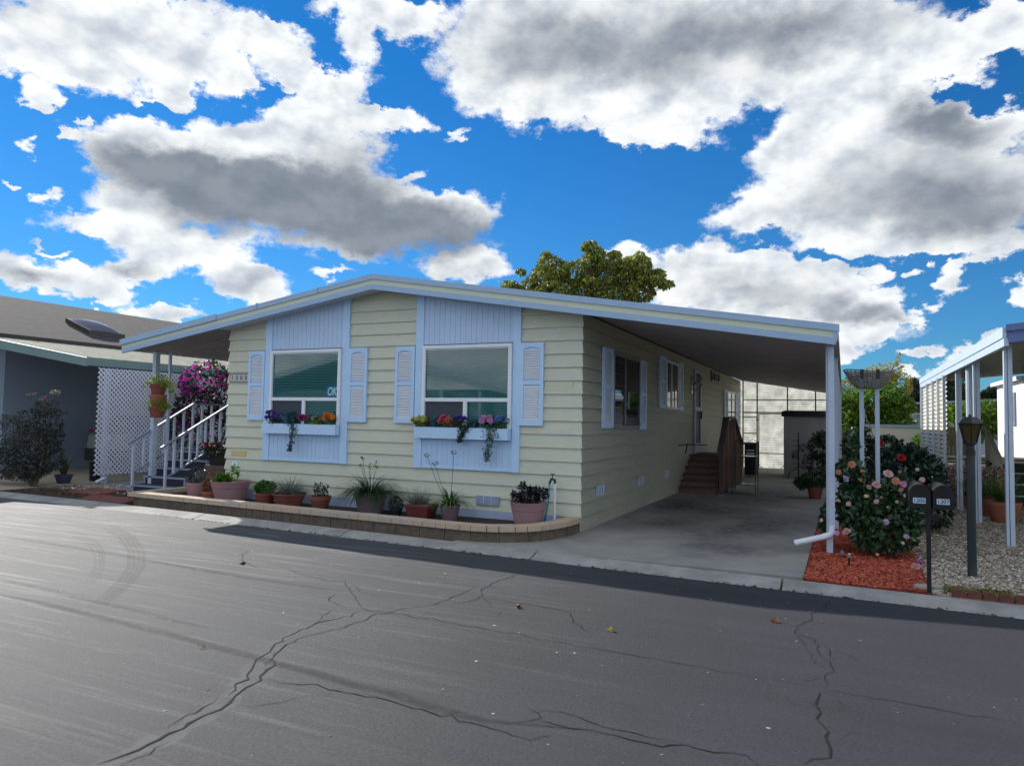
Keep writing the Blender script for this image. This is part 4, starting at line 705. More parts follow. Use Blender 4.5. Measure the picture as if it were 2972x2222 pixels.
# ---------------------------------------------------------------- flowers in the window boxes
def spray(name,label,cat,x,z,r_,fm,lm,nf=12,fr=.035,nl=90,lsize=.05,h=None,y=-.14,group=None,fy=.05):
    t=thing(name,label,cat,(x,y,1.47),group); h=h or r_
    P,d=in_blobs(nl,[(x,y,z,r_,.06,h)],.2); leaves('leaves',P,lsize,t,lm,out=d)
    if nf:
        b=MB()
        for _ in range(int(nf*1.4)):
            a=random.uniform(-1,1); bloom(b,(x+a*r_*.95,y-fy*random.random()-.02,z+h*.9*random.random()*math.sqrt(max(0,1-a*a))+.01),fr*1.1,rings=3,pet=6)
        b.build('flowers',fm,t)
    return t
def trail(name,parent,x,z0,z1,n,w,lm,y=-.20,size=.03):
    m_=[]
    for i in range(n):
        t=random.random(); zz=z0+(z1-z0)*t; m_.append((x+random.gauss(0,w*(1-.65*t))+.03*math.sin(t*5),y+random.gauss(0,.015),zz))
    return leaves(name,np.array(m_),size,parent,lm,droop=.9,aspect=.4)
spray('flower_bunch','deep purple flowers at the left end of the left window box','flowers',-5.83,1.57,.17,Fl['purple'],Lf['succ'],16,.035,120)
t=spray('succulent_plant','teal rosette with a long trailing vine in the left window box','artificial plant',-5.45,1.55,.13,Fl['blue'],Lf['teal'],0,.0,30,.06); P,d=in_blobs(46,[(-5.48,-.15,1.60,.12,.07,.09)],.6); leaves('rosette',P,.14,t,Lf['teal'],out=d,outw=.95,aspect=.5); trail('trailing_vine',t,-5.35,1.52,1.0,330,.055,Lf['succ'],size=.04)
spray('flower_bunch','magenta flower cluster right of the teal rosette, left window box','flowers',-5.12,1.58,.10,Fl['magenta'],Lf['green'],14,.035,50,.05,h=.07)
spray('fern_bunch','yellow green fern between magenta and orange flowers, left window box','artificial plant',-4.86,1.55,.11,Fl['blue'],Lf['fern'],4,.02,150,.06,h=.10)
spray('flower_bunch','bright orange flowers at the right end of the left window box','flowers',-4.56,1.59,.11,Fl['orange'],Lf['green'],10,.055,70,.06,h=.08)
spray('flower_bunch','yellow roses at the left end of the right window box','flowers',-2.72,1.57,.14,Fl['yellow'],Lf['fern'],10,.045,120,.06,h=.09)
spray('foliage_bunch','dusty blue leaves beside the yellow roses, right window box','artificial plant',-2.45,1.58,.09,None,Lf['teal'],0,0,90,.06)
t=spray('flower_bunch','coral red roses in the middle left of the right window box','flowers',-2.22,1.58,.12,Fl['coral'],Lf['fern'],9,.05,90,.06,h=.10)
t=spray('flower_bunch','purple bellflowers above a trailing fern, right window box','flowers',-1.96,1.60,.12,Fl['purple'],Lf['dkcam'],12,.03,60,.05,h=.10); trail('trailing_fern',t,-1.92,1.54,1.26,560,.06,Lf['dkcam'],size=.035)
t=spray('spiky_plant','spiky teal plant between purple and pink flowers, right window box','artificial plant',-1.74,1.56,.06,None,Lf['teal'],0,0,20,.05); blades('spikes',(-1.74,-.14,1.50),46,.17,.018,t,Lf['teal'],1,1,.5,4,.03)
t=spray('flower_bunch','pale pink peonies with a long trailing vine, right window box','flowers',-1.50,1.585,.12,Fl['pink'],Lf['camellia'],9,.05,70,.06,h=.09); trail('trailing_vine',t,-1.44,1.54,.98,520,.07,Lf['camellia'],size=.035)
spray('flower_bunch','light blue flowers at the right end of the right window box','flowers',-1.24,1.58,.12,Fl['blue'],Lf['green'],22,.02,110,.05,h=.12)
# ---------------------------------------------------------------- side porch steps at the left
ST=thing('porch_steps','grey painted porch steps with black grit treads and pale railings','steps',(-9.1,.6,0))
R_=.166
for k in range(5):
    y0=.10+.27*k; z1=R_*(k+1); s_=MB(); s_.box(-9.82,-8.58,y0,y0+.31 if k<4 else 4.2,z1-.035,z1); s_.box(-9.80,-8.60,y0+.015,y0+.03,z1-R_,z1-.035) ; s_.box(-9.80,-9.76,y0+.03,y0+.30 if k<4 else 4.2,0,z1-.035); s_.box(-8.64,-8.60,y0+.03,y0+.30 if k<4 else 4.2,0,z1-.035)
    t=s_.build('step',mat('step_grey_%d'%k,(.28,.33,.42),.6,.1,5),ST); MB().box(-9.75,-8.65,y0+.0005,y0+.0145,z1-R_+.003,z1-.037).build('riser_grit',M['grit'],t); MB().box(-9.79,-8.61,y0+.03,y0+.30 if k<4 else 4.1,z1,z1+.004).build('tread_grit',M['grit'],t)
MB().box(-8.58,-7.12,.95,4.2,.50,.56).build('deck_edge',M['redwood'],ST); MB().box(-8.56,-7.14,1.0,4.2,.05,.50).build('deck_skirt',M['woodtan'],ST)
def railing(x,y0,z0,y1,z1,nb,foot,level=None):
    r_=MB(); r_.bar((x,y0-.12,z0-.065),(x,y1,z1),.055,.035); r_.bar((x,y0,z0-.66),(x,y1,z1-.72),.03,.03)
    if level: r_.bar((x,y1,z1),(x,level,z1),.055,.035); r_.bar((x,y1,z1-.72),(x,level,z1-.72),.03,.03)
    rr=r_.build('handrail',mat('handrail_paint',(.20,.25,.34),.6,.25,9),ST)
    for i in range(nb):
        t=i/(nb-1); y=y0+(y1-y0)*t; zt=z0+(z1-z0)*t; zb=(zt-.68) if i not in(0,nb-1) else foot+(z1-z0)*t*.98; MB().box(x-.02,x+.02,y-.02,y+.02,max(zb,.1),zt-.01).build('baluster',M['rail'],ST)
    if level:
        y=y1+.25
        while y<=level+.01: MB().box(x-.02,x+.02,y-.02,y+.02,z1-.95,z1-.01).build('baluster',M['rail'],ST); y+=.27
railing(-9.66,.0,1.07,1.45,1.86,7,.16,3.6); railing(-8.48,-.20,1.03,1.50,1.92,10,.10)
MB().box(-7.6,-7.14,.6,.64,1.62,1.66).build('wall_bracket',M['rail'],ST)
# hanging terracotta pots on the porch post
for i,(zt,lab) in enumerate(((2.26,'topmost of the three clay pots on the porch post, lime fern on top'),(2.03,'middle clay pot on the porch post, wedged under the fern pot'),(1.79,'lowest clay pot on the porch post, trailing green fern'))):
    x,y=-9.36,.28; t=thing('hanging_pot',lab,'hanging pot',(x,y,zt-.24),'clay pots hung on the porch post'); pot(t,x,y,zt-.24,.23,.17,.12,M['terra' if i!=1 else 'terral'],rim=.05)
    if i!=1:
        n=620; P,d=in_blobs(n,[(x+.02,y,zt+.07,.22,.2,.12),(x+.20,y,zt-.02,.14,.14,.10)]+([(x-.33,y,zt+.02,.07,.06,.05),(x-.42,y,zt-.08,.03,.05,.07),(x+.38,y,zt-.10,.10,.1,.16)] if i==0 else []),.2); leaves('fern',P,.055,t,Lf['fern'],out=d,droop=.7,aspect=.3)
# red geranium by the deck
t=potted('potted_plant','dark red geranium in a box on the porch deck by the wall','potted plant',-7.85,.55,.62,.2,.22,.18,M['rubber'],sides=4); MB().box(-8.1,-7.6,.4,.7,.0,.62).build('plant_stand',M['redwood'],t); P,d=in_blobs(900,[(-7.85,.5,.93,.36,.25,.16)],.3); leaves('foliage',P,.055,t,Lf['dkcam'],out=d); b=MB()
for _ in range(45): a=random.uniform(-.22,.16); bloom(b,(-7.87+a,.36+random.uniform(-.12,.1),1.0+random.uniform(-.03,.07)),.028)
b.build('flowers',Fl['crimson'],t)
# bougainvillea
t=thing('bougainvillea','magenta bougainvillea climbing behind the porch railing','bougainvillea',(-11.1,3.2,0)); tk=MB()
BB=[(-11.2,3.3,2.45,.85,.7,.60),(-10.6,3.5,2.1,.65,.7,.85),(-11.4,3.1,1.75,.60,.6,.65),(-10.9,3.4,1.1,.75,.6,.85),(-11.7,2.9,1.3,.38,.4,.6),(-10.2,3.5,2.6,.40,.4,.30)]
for b_ in BB: tk.tube([(-11.1,3.2,0),(-11.1+(b_[0]+11.1)*.4,3.2,.7),(b_[0],b_[1],b_[2])],[.05,.035,.012],6)
tk.build('trunk',M['bark'],t); P,d=in_blobs(4200,BB,.55); leaves('foliage',P,.085,t,Lf['boug'],out=d,aspect=.6,outw=.4)
P,d=in_blobs(3300,BB,.85); k=(rng.random(len(P))<(.30+.35*(P[:,2]>2.3)+.45*(P[:,0]<-11.45)))&(P[:,1]<3.7)&(P[:,2]>.8); c_=np.sin(P[:,0]*6.1)+np.sin(P[:,2]*5.3+1)+np.sin(P[:,1]*7); k&=(c_>-.35); leaves('bracts',P[k]-np.array([0,.04,0]),.075,t,Lf['bract'],out=d[k],aspect=.9,outw=.5)
# ---------------------------------------------------------------- lattice panel
LT=thing('lattice_panel','tall white diagonal lattice screen beside the porch','lattice',(-12.05,.86,0)); la=MB(); y0,y1,z0,z1=.86,7.1,.19,2.67; sp=.112; w=.038
c=-int((z1-z0)/sp)*sp
while c<(y1-y0):
    for sg_ in (0,1):
        if sg_==0: a=(max(c,0),max(-c,0)); L_=min((y1-y0)-a[0],(z1-z0)-a[1]); A=(y0+a[0],z0+a[1]); B=(A[0]+L_,A[1]+L_)
        else: a=(max(c,0),max(-c,0)); L_=min((y1-y0)-a[0],(z1-z0)-a[1]); A=(y0+a[0],z1-a[1]); B=(A[0]+L_,A[1]-L_)
        if L_>.02: la.bar((-12.05-.007+.014*sg_,A[0],A[1]),(-12.05-.007+.014*sg_,B[0],B[1]),w,.006) if False else la.add([(-12.05-.007+.014*sg_,A[0]-w*.7,A[1]),(-12.05-.007+.014*sg_,A[0]+w*.7,A[1]),(-12.05-.007+.014*sg_,B[0]+w*.7,B[1]),(-12.05-.007+.014*sg_,B[0]-w*.7,B[1]),(-12.062+.014*sg_,A[0]-w*.7,A[1]),(-12.062+.014*sg_,B[0]-w*.7,B[1])],[(0,1,2,3),(0,3,5,4)])
    c+=sp
la.build('slats',M['lattice'],LT); MB().box(-12.16,-12.075,1.10,1.20,0,2.66).build('post',M['rail'],LT); MB().box(-12.16,-12.075,4.0,4.1,0,2.66).build('post',M['rail'],LT)
e=MB(); e.tube([(-12.12,1.3,.5),(-12.12,1.2,.12),(-11.95,.85,.05)],.035,8); e.build('drain_pipe',M['white'],LT,smooth=True)
m_=MB().lathe(-12.75,1.4,[(.13,0),(.15,.42),(.16,.44),(.15,.45)],14); m_.build('bin',M['rubber'],loc=(-12.75,1.4,0),smooth=True,angle=True,label='black round bin behind the left edge of the lattice',cat='bin')
# bricks and stepping slabs
bp_=MB()
for r_ in range(5):
    for q in range(6):
        x=-9.45+.215*q+(.1 if r_%2 else 0)-.10*r_; y=kerbY(x)+.06+.125*r_; bp_.rbox((x,y+.05,.002),(.205,.11,.03),rz=-.05)
bp_.build('brick_path',M['redbrick'],loc=(0,0,0),kind='structure')
for i,(x,y,lab) in enumerate(((-10.35,-.40,'red stepping slab nearest the brick edging'),(-10.5,.02,'red stepping slab nearest the porch steps'))):
    MB().rbox((x,y,.012),(.95,.30,.04),rz=-.05).build('stepping_slab',M['redbrick'],loc=(x,y,0),label=lab,cat='paving slab',group='slabs by the porch steps',bevel=.01)
# aloe pot, shrub
t=potted('potted_plant','spiky aloe in a dark blue pot left of the lattice','potted plant',-12.72,.60,0,.20,.19,.13,M['bluepot'],rim=.04,n=18); blades('aloe_blades',(-12.72,.6,.18),22,.50,.055,t,Lf['aloe'],.8,1,.5,5,.04)
t=thing('shrub','dark shrub with reddish tips and pale new leaves at the far left kerb','shrub',(-12.5,-.2,0)); tk=MB()
SB=[(-12.9,-.2,.75,.62,.5,.45),(-12.5,-.2,.95,.60,.5,.5),(-12.2,-.2,1.35,.38,.35,.40),(-13.5,-.2,1.0,.55,.45,.55),(-12.1,-.2,.65,.40,.35,.35),(-11.95,-.25,1.75,.16,.15,.18),(-12.4,-.2,1.7,.22,.2,.2),(-13.7,-.2,.45,.5,.4,.4),(-12.9,-.2,1.45,.30,.25,.22),(-11.75,-.2,1.62,.22,.12,.06),(-12.65,-.2,.3,.25,.25,.25),(-11.95,-.2,1.15,.28,.22,.14),(-12.6,-.2,.35,.45,.35,.22),(-13.1,-.2,.30,.4,.3,.22),(-12.2,-.25,.45,.30,.25,.18)]
for b_ in SB: tk.tube([(-12.5+random.gauss(0,.05),-.2,0),(-12.5+(b_[0]+12.5)*.4,-.2,.35),(b_[0],b_[1],b_[2])],[.025,.018,.006],5)
for q in ((-12.85,2.0),(-11.85,2.1),(-13.6,1.55),(-12.35,1.95)): tk.tube([(-12.5,-.2,1.0),((q[0]-12.5)/2,-.2,(q[1]+1.1)/2),(q[0],-.2,q[1])],[.015,.01,.004],5)
tk.build('stems',M['bark'],t); P,d=in_blobs(13000,SB,.35); leaves('foliage',P,.05,t,Lf['reddark'],out=d,aspect=.5)
P=np.concatenate([in_blobs(90,[(q[0],-.2,q[1],.13,.1,.07)],.2)[0] for q in ((-12.75,2.0),(-11.9,2.05),(-13.6,1.55),(-12.55,1.78),(-12.3,1.92),(-13.1,1.3),(-12.75,1.4))]); leaves('pale_new_leaves',P,.05,t,leafmat('pale_leaf',(.10,.14,.12),(.30,.36,.30),(.45,.10,.10),.8,.3))
# ---------------------------------------------------------------- left neighbour
N1=thing('neighbour_house','pale blue house with grey shingle roof and green edged carport, far left','house',(-18,6,0))
w=MB(); w.box(-30,-17.0,1.68,22,-.02,3.40); w.build('wall',M['nwall'],N1); MB().box(-16.998,-16.97,1.66,22,0,3.3).build('corner_trim',M['nwall'],N1)
MB().box(-17.0,-16.985,3.0,20,.62,.64).build('wall_seam',M['dark'],N1)
ms=MB(); 
def shz(x): return 3.66+(-16.3-x)*.37
for q in range(26):
    xa=-16.25-.17*q; xb=xa-.175; ms.prism([(xa,shz(xa)),(xb,shz(xb)),(xb,shz(xb)-.06),(xa,shz(xa)-.012)],'y',-2.0,24)
ms.prism([(-16.25,3.64),(-20.7,5.26),(-25.5,3.5),(-25.5,3.42),(-20.7,5.15),(-16.25,3.54)],'y',-1.98,24); ms.build('shingle_roof',M['shingle'],N1)
mr_=MB()
def mz(x): return 2.86+(-12.1-x)*.155
y=.62
while y<24:
    mr_.prism([(-12.12,mz(-12.12)),(-17.1,mz(-17.1)),(-17.1,mz(-17.1)-.05),(-12.12,mz(-12.12)-.05)],'y',y,y+.27); mr_.prism([(-12.12,mz(-12.12)+.035),(-17.1,mz(-17.1)+.035),(-17.1,mz(-17.1)),(-12.12,mz(-12.12))],'y',y+.272,y+.30); y+=.302
mr_.build('carport_roof',M['metalroof'],N1)
nf=MB(); nf.prism([(-12.08,2.87),(-19,2.87+.155*6.92),(-19,2.63+.155*6.92),(-12.08,2.68)],'y',.56,.60); nf.box(-12.12,-12.08,.60,24,2.70,2.89); nf.build('carport_fascia',M['nfascia'],N1)
for y in (6.0,11.0): MB().box(-12.25,-12.17,y,y+.08,0,2.8).build('carport_post',M['rail'],N1)
s_=MB(); 
def P_(x,y,h): return (x,y,shz(x)+h)
a,b_,c0,c1=-17.2,-18.35,4.15,5.35
s_.add([P_(a,c0,0),P_(a,c1,0),P_(b_,c1,0),P_(b_,c0,0),P_(a,c0,.13),P_(a,c1,.13),P_(b_,c1,.13),P_(b_,c0,.13)],[(4,5,6,7),(0,1,5,4),(1,2,6,5),(2,3,7,6),(3,0,4,7)]); sk_=s_.build('skylight',mat('skylight_curb',(.05,.04,.035),.5,.1,5),N1)
s_=MB(); g_=8
for i in range(g_+1):
    for j in range(g_+1):
        u_,v_=i/g_,j/g_; hh=.13+.13*(math.sin(math.pi*u_)*math.sin(math.pi*v_))**.5; s_.v.append(P_(a-.05+(b_-a+.1)*u_,c0+.05+(c1-c0-.1)*v_,hh))
for i in range(g_):
    for j in range(g_): s_.f.append((i*(g_+1)+j,i*(g_+1)+j+1,(i+1)*(g_+1)+j+1,(i+1)*(g_+1)+j)); s_.m.append(0)
s_.build('dome',mat('smoked_dome',(.16,.13,.12),.12,.05,3,spec=.7),sk_,smooth=True)
for (x,y) in ((-18.0,7.55),): v_=MB().lathe(x,y,[(.14,shz(x)-.05),(.14,shz(x)+.10),(.12,shz(x)+.10),(.12,shz(x)+.24),(.16,shz(x)+.24),(.16,shz(x)+.30)],12); v_.build('roof_vent',M['black'],N1)
# car in that carport: only its near rear corner shows
CRX=-14.9; CY=3.25
K=thing('car','pale car parked nose in behind the white lattice','car',(CRX,CY+2.2,0)); b=MB()
pr=[(CY,.45),(CY-.04,.60),(CY,.98),(CY+.10,1.08),(CY+.75,1.12),(CY+1.35,1.52),(CY+2.6,1.55),(CY+3.3,1.12),(CY+4.2,1.02),(CY+4.45,.75),(CY+4.45,.35),(CY,.30)]
b.prism([(p0,p1) for p0,p1 in pr],'x',CRX-.86,CRX+.86); bd=b.build('body',M['carbody'],K,bevel=.04)
MB().prism([(CY+.14,1.13),(CY+.80,1.56),(CY+.74,1.56),(CY+.08,1.13)],'x',CRX-.70,CRX+.70).build('rear_window',M['dark'],K); MB().box(CRX-.80,CRX+.80,CY-.012,CY+.02,1.10,1.16).build('tail_light',M['carred'],K); bb=MB(); bb.box(CRX-.84,CRX+.84,CY-.10,CY+.1,.30,.64); bb.build('bumper',M['rubber'],K,bevel=.03); MB().box(CRX-.16,CRX+.16,CY-.055,CY-.03,.84,.98).build('number_plate',M['white'],K)
for x in (CRX-.80,CRX+.80):
    for y in (CY+.8,CY+3.6):
        m_=MB(); m_.tube([(x-.09,y,.31),(x+.09,y,.31)],.31,18); m_.build('wheel',M['rubber'],K,smooth=True,angle=True)
# ---------------------------------------------------------------- carport: wooden steps
WS=thing('wooden_steps','dark red timber steps up to the carport door','steps',(.5,7.8,0))
for k in range(6):
    y0=6.85+.28*k; z1=.14*(k+1); s_=MB(); s_.box(.03,.90,y0-.02,y0+.29 if k<5 else 9.9,z1-.04,z1); s_.build('tread',M['redwood'],WS); MB().box(.04,.88,y0,y0+.02,z1-.14,z1-.04).build('riser',mat('riser_wood%d'%k,(.20,.115,.09),.7,.25,8,.2,40,(3,1,1)),WS)
s_=MB(); s_.prism([(6.87,0),(6.87,.10),(8.25,.80),(9.9,.80),(11.2,0)],'x',.90,.94); s_.build('stringer',M['redwood'],WS)
for y,h in ((6.98,1.06),(7.75,1.72),(8.95,1.74),(10.4,1.08)): MB().box(.94,1.03,y-.045,y+.045,0,h).build('rail_post',M['woodtan'] if y>7 else M['redwood'],WS)
hr=MB(); hr.bar((.985,6.84,.99),(.985,7.72,1.75),.14,.05); hr.bar((.985,7.72,1.76),(.985,8.98,1.76),.14,.05); hr.bar((.985,8.98,1.76),(.985,10.5,1.05),.14,.05); hr.build('handrail',M['redwood'],WS)
for y,zt in ((7.15,1.2),(7.32,1.34),(7.5,1.5),(7.98,1.72),(8.2,1.72),(8.45,1.72),(8.7,1.72),(9.25,1.6),(9.5,1.48),(9.75,1.36),(10.0,1.25)): MB().box(.965,1.0,y-.02,y+.02,.05,zt).build('baluster',M['woodtan'],WS)
m_=MB(); m_.tube([(.05,6.7,1.10),(.25,6.7,1.13),(.72,6.7,1.13)],.014,6); m_.tube([(.26,6.7,1.13),(.22,6.7,.92)],.014,6); m_.build('pipe_bracket',M['black'],WS,smooth=True)
# glass shelf stand
t=thing('plant_stand','tall metal stand with pale glass shelves beside the timber steps','plant stand',(1.45,7.5,0)); m_=MB()
for x in (1.18,1.70):
    for y in (7.3,7.85): m_.box(x-.009,x+.009,y-.009,y+.009,0,1.22 if y>7.5 else .92)
for z in (.22,.87): 
    for y in (7.3,7.85): m_.box(1.18,1.70,y-.008,y+.008,z-.012,z)
m_.tube([(1.18,7.85,1.2),(1.30,7.85,1.27),(1.44,7.85,1.15),(1.58,7.85,1.27),(1.70,7.85,1.2)],.007,5); m_.build('frame',M['black'],t)
for z in (.22,.87): MB().box(1.16,1.72,7.28,7.87,z,z+.01).build('shelf',mat('frosted_glass%d'%int(z*100),(.10,.16,.17),.2,.05,4,spec=.6),t)
# tool cabinet / bins further back
for i,(x,y,w_,h,lab) in enumerate(((.55,12.3,.34,.98,'dark cabinet standing behind the timber steps'),(.93,13.1,.34,1.0,'dark cabinet with bright strips near the screen gate'))):
    t=thing('cabinet',lab,'cabinet',(x,y,0)); m_=MB(); m_.box(x-w_/2,x+w_/2,y,y+.5,.06,h); m_.build('body',M['rubber'],t); m_=MB(); m_.box(x-w_/2-.03,x+w_/2+.03,y-.03,y+.53,h,h+.05); m_.build('top',M['redwood'],t); m_=MB(); m_.box(x-w_/2+.05,x+w_/2-.05,y-.012,y-.001,h-.30,h-.25); m_.box(x-w_/2+.05,x+w_/2-.05,y-.012,y-.001,h-.20,h-.16); m_.build('drawer_strip',M['shedm'] if i==0 else M['corrw'],t)
# shed
t=thing('shed','grey lean-to shed with dark felt roof at the back of the carport','shed',(2.6,14.2,0)); m_=MB(); x=1.88
while x<3.3: m_.box(x,x+.088,13.62,13.66,0,1.88); x+=.094
m_.box(1.88,3.32,13.645,15.2,0,1.88); m_.box(1.865,1.88,13.63,15.2,0,1.88); m_.build('wall',M['shedm'],t); m_=MB(); m_.prism([(13.50,1.88),(13.50,1.92),(13.66,2.04),(15.3,2.10),(15.3,1.88)],'x',1.80,3.36); m_.build('roof',M['darkroof'],t)
# plants in the carport
t=thing('trellis','thin black wire trellis with a sparse climber by the shed','trellis',(2.3,13.3,0)); m_=MB(); m_.tube([(2.3,13.3,0),(2.3,13.3,1.4)],.018,6)
for z in (1.15,1.0,.85,.62,.45): m_.tube([(2.14,13.3,z),(2.34,13.3,z)],.010,5)
m_.tube([(2.0,13.3,0),(2.06,13.3,.18),(2.28,13.3,.36)],.014,5); m_.tube([(2.56,13.3,.05),(2.5,13.3,.25),(2.31,13.3,.4)],.012,5); m_.build('wire',M['black'],t); P,d=in_blobs(230,[(2.42,13.3,.95,.16,.08,.12),(2.2,13.3,.7,.12,.08,.14),(2.52,13.3,.6,.12,.1,.2),(2.45,13.3,.4,.1,.08,.12)],.1); leaves('climber',P,.07,t,Lf['dkcam'])
t=thing('shrub','tall dark potted camellia standing against the shed','shrub',(3.0,12.2,0)); MB().tube([(3.0,12.2,0),(3.0,12.2,.9)],.03,6).build('trunk',M['bark'],t); P,d=in_blobs(1500,[(3.0,12.2,1.0,.42,.35,.5),(2.85,12.2,.55,.33,.3,.35),(3.1,12.2,1.2,.3,.3,.3)],.4); leaves('foliage',P,.09,t,Lf['dkcam'],out=d,aspect=.5)
pot(t,3.0,12.2,0,.3,.2,.15,M['rubber'])
t=potted('potted_plant','bushy green fern in a terracotta pot at the carport edge','potted plant',2.97,7.25,0,.27,.17,.12,M['terra'],rim=.04,n=18); P,d=in_blobs(1500,[(2.97,7.25,.42,.36,.34,.20),(2.70,7.25,.34,.18,.2,.16)],.3); leaves('foliage',P,.075,t,Lf['camellia'],out=d,droop=.5,aspect=.35)
# translucent screen with a gate
SC=thing('carport_screen','backlit cream ribbed screen wall closing the rear of the carport','screen wall',(1.7,18.35,0)); m_=MB(); z=-.02
while z<3.30:
    xr=3.44; m_.add([(-1.6,18.37,z),(xr,18.37,z),(xr,18.363,z+.045),(-1.6,18.363,z+.045),(xr,18.37,z+.09),(-1.6,18.37,z+.09)],[(0,1,2,3),(3,2,4,5)]); z+=.09
def transm(name,col,tr):
    x=leafmat(name,col,col,None,1,.5,tr,.2); return x
sc_=m_.build('ribbed_panel',transm('fibreglass',(.80,.78,.68),.72),SC)
m_=MB()
for x in (.08,.59,1.66,2.62,3.4): m_.box(x-.022,x+.022,18.29,18.335,2.05 if x in(1.66,2.62) else 0,3.3-.16*x)
m_.box(.08,3.4,18.295,18.33,2.04,2.085); m_.build('frame',M['black'],SC)
for z in (2.54,1.89,1.28): MB().box(.1,3.4 if z>2 else .57,18.30,18.325,z-.018,z+.018).build('girt',mat('girt%d'%int(z*100),(.30,.28,.26),.6,.1,4),SC)
m_=MB(); m_.box(.64,.67,18.25,18.285,-.03,2.02); m_.box(1.53,1.56,18.25,18.285,-.03,2.02); m_.box(.64,1.56,18.25,18.285,1.99,2.02); m_.box(.64,1.56,18.25,18.285,-.04,-.01); m_.bar((.66,18.26,.12),(.80,18.26,-.02),.02); m_.bar((1.54,18.26,.12),(1.42,18.26,-.02),.02); gt=m_.build('gate',M['black'],SC); MB().box(.56,.63,18.24,18.29,1.75,1.82).build('hinge',M['black'],gt); MB().box(.67,1.53,18.27,18.28,.53,.56).build('brace',M['shedm'],gt)
# ---------------------------------------------------------------- camellias between the carport and the mailboxes
t=thing('camellia_bush','big camellia bush with blush pink and peach blooms beside the mailboxes','camellia',(3.85,.2,0))
CB=[(3.95,.2,.60,.48,.45,.32),(3.66,.2,.60,.22,.35,.38),(4.26,.15,.60,.25,.38,.38),(4.0,-.02,.32,.44,.38,.28),(3.64,.35,1.02,.20,.3,.20),(4.2,.3,.84,.25,.3,.15),(3.64,.5,1.36,.12,.15,.20),(3.34,.1,.40,.08,.15,.22)]
tk=MB()
for b_ in CB: tk.tube([(3.85+random.gauss(0,.04),.2,0),(3.85+(b_[0]-3.85)*.4,.2,.3),(b_[0],b_[1],b_[2]+.1)],[.03,.02,.008],5)
tk.build('branches',M['bark'],t); P,d=in_blobs(6500,CB,.62); leaves('foliage',P,.078,t,Lf['camellia'],out=d,outw=.45,aspect=.52,droop=.35)
spots=[(x,-.30 if z>.35 else -.42,z,c_,r_) for x,z,c_,r_ in [(3.65,1.15,'peach',.05),(3.5,1.05,'peach',.038),(3.58,.97,'lilac',.048),(3.77,1.07,'peach',.033),(3.74,.96,'peach',.033),(4.05,1.05,'blush',.066),(4.13,.97,'peach',.052),(3.92,.91,'blush',.06),(3.84,.88,'blush',.036),(4.21,.93,'pink',.056),(4.19,.87,'peach',.034),(3.81,.77,'cream',.03),(3.98,.75,'blush',.040),(3.92,.71,'blush',.034),(3.49,.69,'blush',.034),(3.61,.66,'blush',.034),(4.14,.72,'blush',.022),(4.23,.8,'blush',.024),(4.02,.47,'lilac',.042),(3.59,.33,'blush',.064),(3.48,.31,'lilac',.035),(4.23,.33,'lilac',.035),(3.3,.44,'blush',.025),(4.19,.25,'cream',.025),(3.92,.09,'blush',.022),(4.36,1.12,'cream',.025),(4.04,.65,'cream',.018)]]
for nm in ('peach','blush','lilac','pink','cream'):
    for (x,y,z,c_,r_) in spots:
        if c_==nm: b=MB(); bloom(b,(x,y,z),r_,rings=4,pet=8); b.build('bloom',Fl[nm],t)
t=thing('camellia_bush','taller dark camellia behind with two red blooms, in front of the cream wall','camellia',(4.5,3.2,0)); CB=[(4.40,3.2,.9,.50,.6,.45),(4.2,3.2,1.25,.30,.4,.26),(4.55,3.3,1.15,.28,.3,.22),(4.75,3.3,.75,.34,.5,.55),(4.15,2.6,.65,.42,.4,.5),(4.85,2.6,.45,.24,.3,.42),(3.85,3.6,1.2,.22,.3,.45)]
tk=MB(); [tk.tube([(4.5,3.2,0),(4.5+(b_[0]-4.5)*.4,3.2,.4),(b_[0],b_[1],b_[2])],[.04,.025,.01],5) for b_ in CB]; tk.build('branches',M['bark'],t); P,d=in_blobs(5200,CB,.5); leaves('foliage',P,.085,t,Lf['dkcam'],out=d,outw=.45,aspect=.5,droop=.3)
for q,r_,c_ in (((4.06,2.3,1.38),.07,'red'),((4.36,2.35,1.15),.075,'red'),((4.62,2.2,.84),.045,'blush'),((4.33,2.2,.95),.03,'blush')): b=MB(); bloom(b,q,r_,rings=4,pet=8); b.build('bloom',Fl[c_],t)
# fallen blooms
for x,y,c_,lab in ((3.53,-.35,'lilac','fallen pale pink bloom on the mulch near the downspout'),(4.36,-.40,'pink','fallen bright pink bloom left of the mailbox post'),(4.30,-.75,'blush','fallen peach pink bloom nearest the mailbox post')):
    b=MB(); bloom(b,(x,y,.035),.065,(0,-.3,1),4,8); b.build('fallen_bloom',Fl[c_],loc=(x,y,0),label=lab,cat='flower',group='fallen camellia blooms')
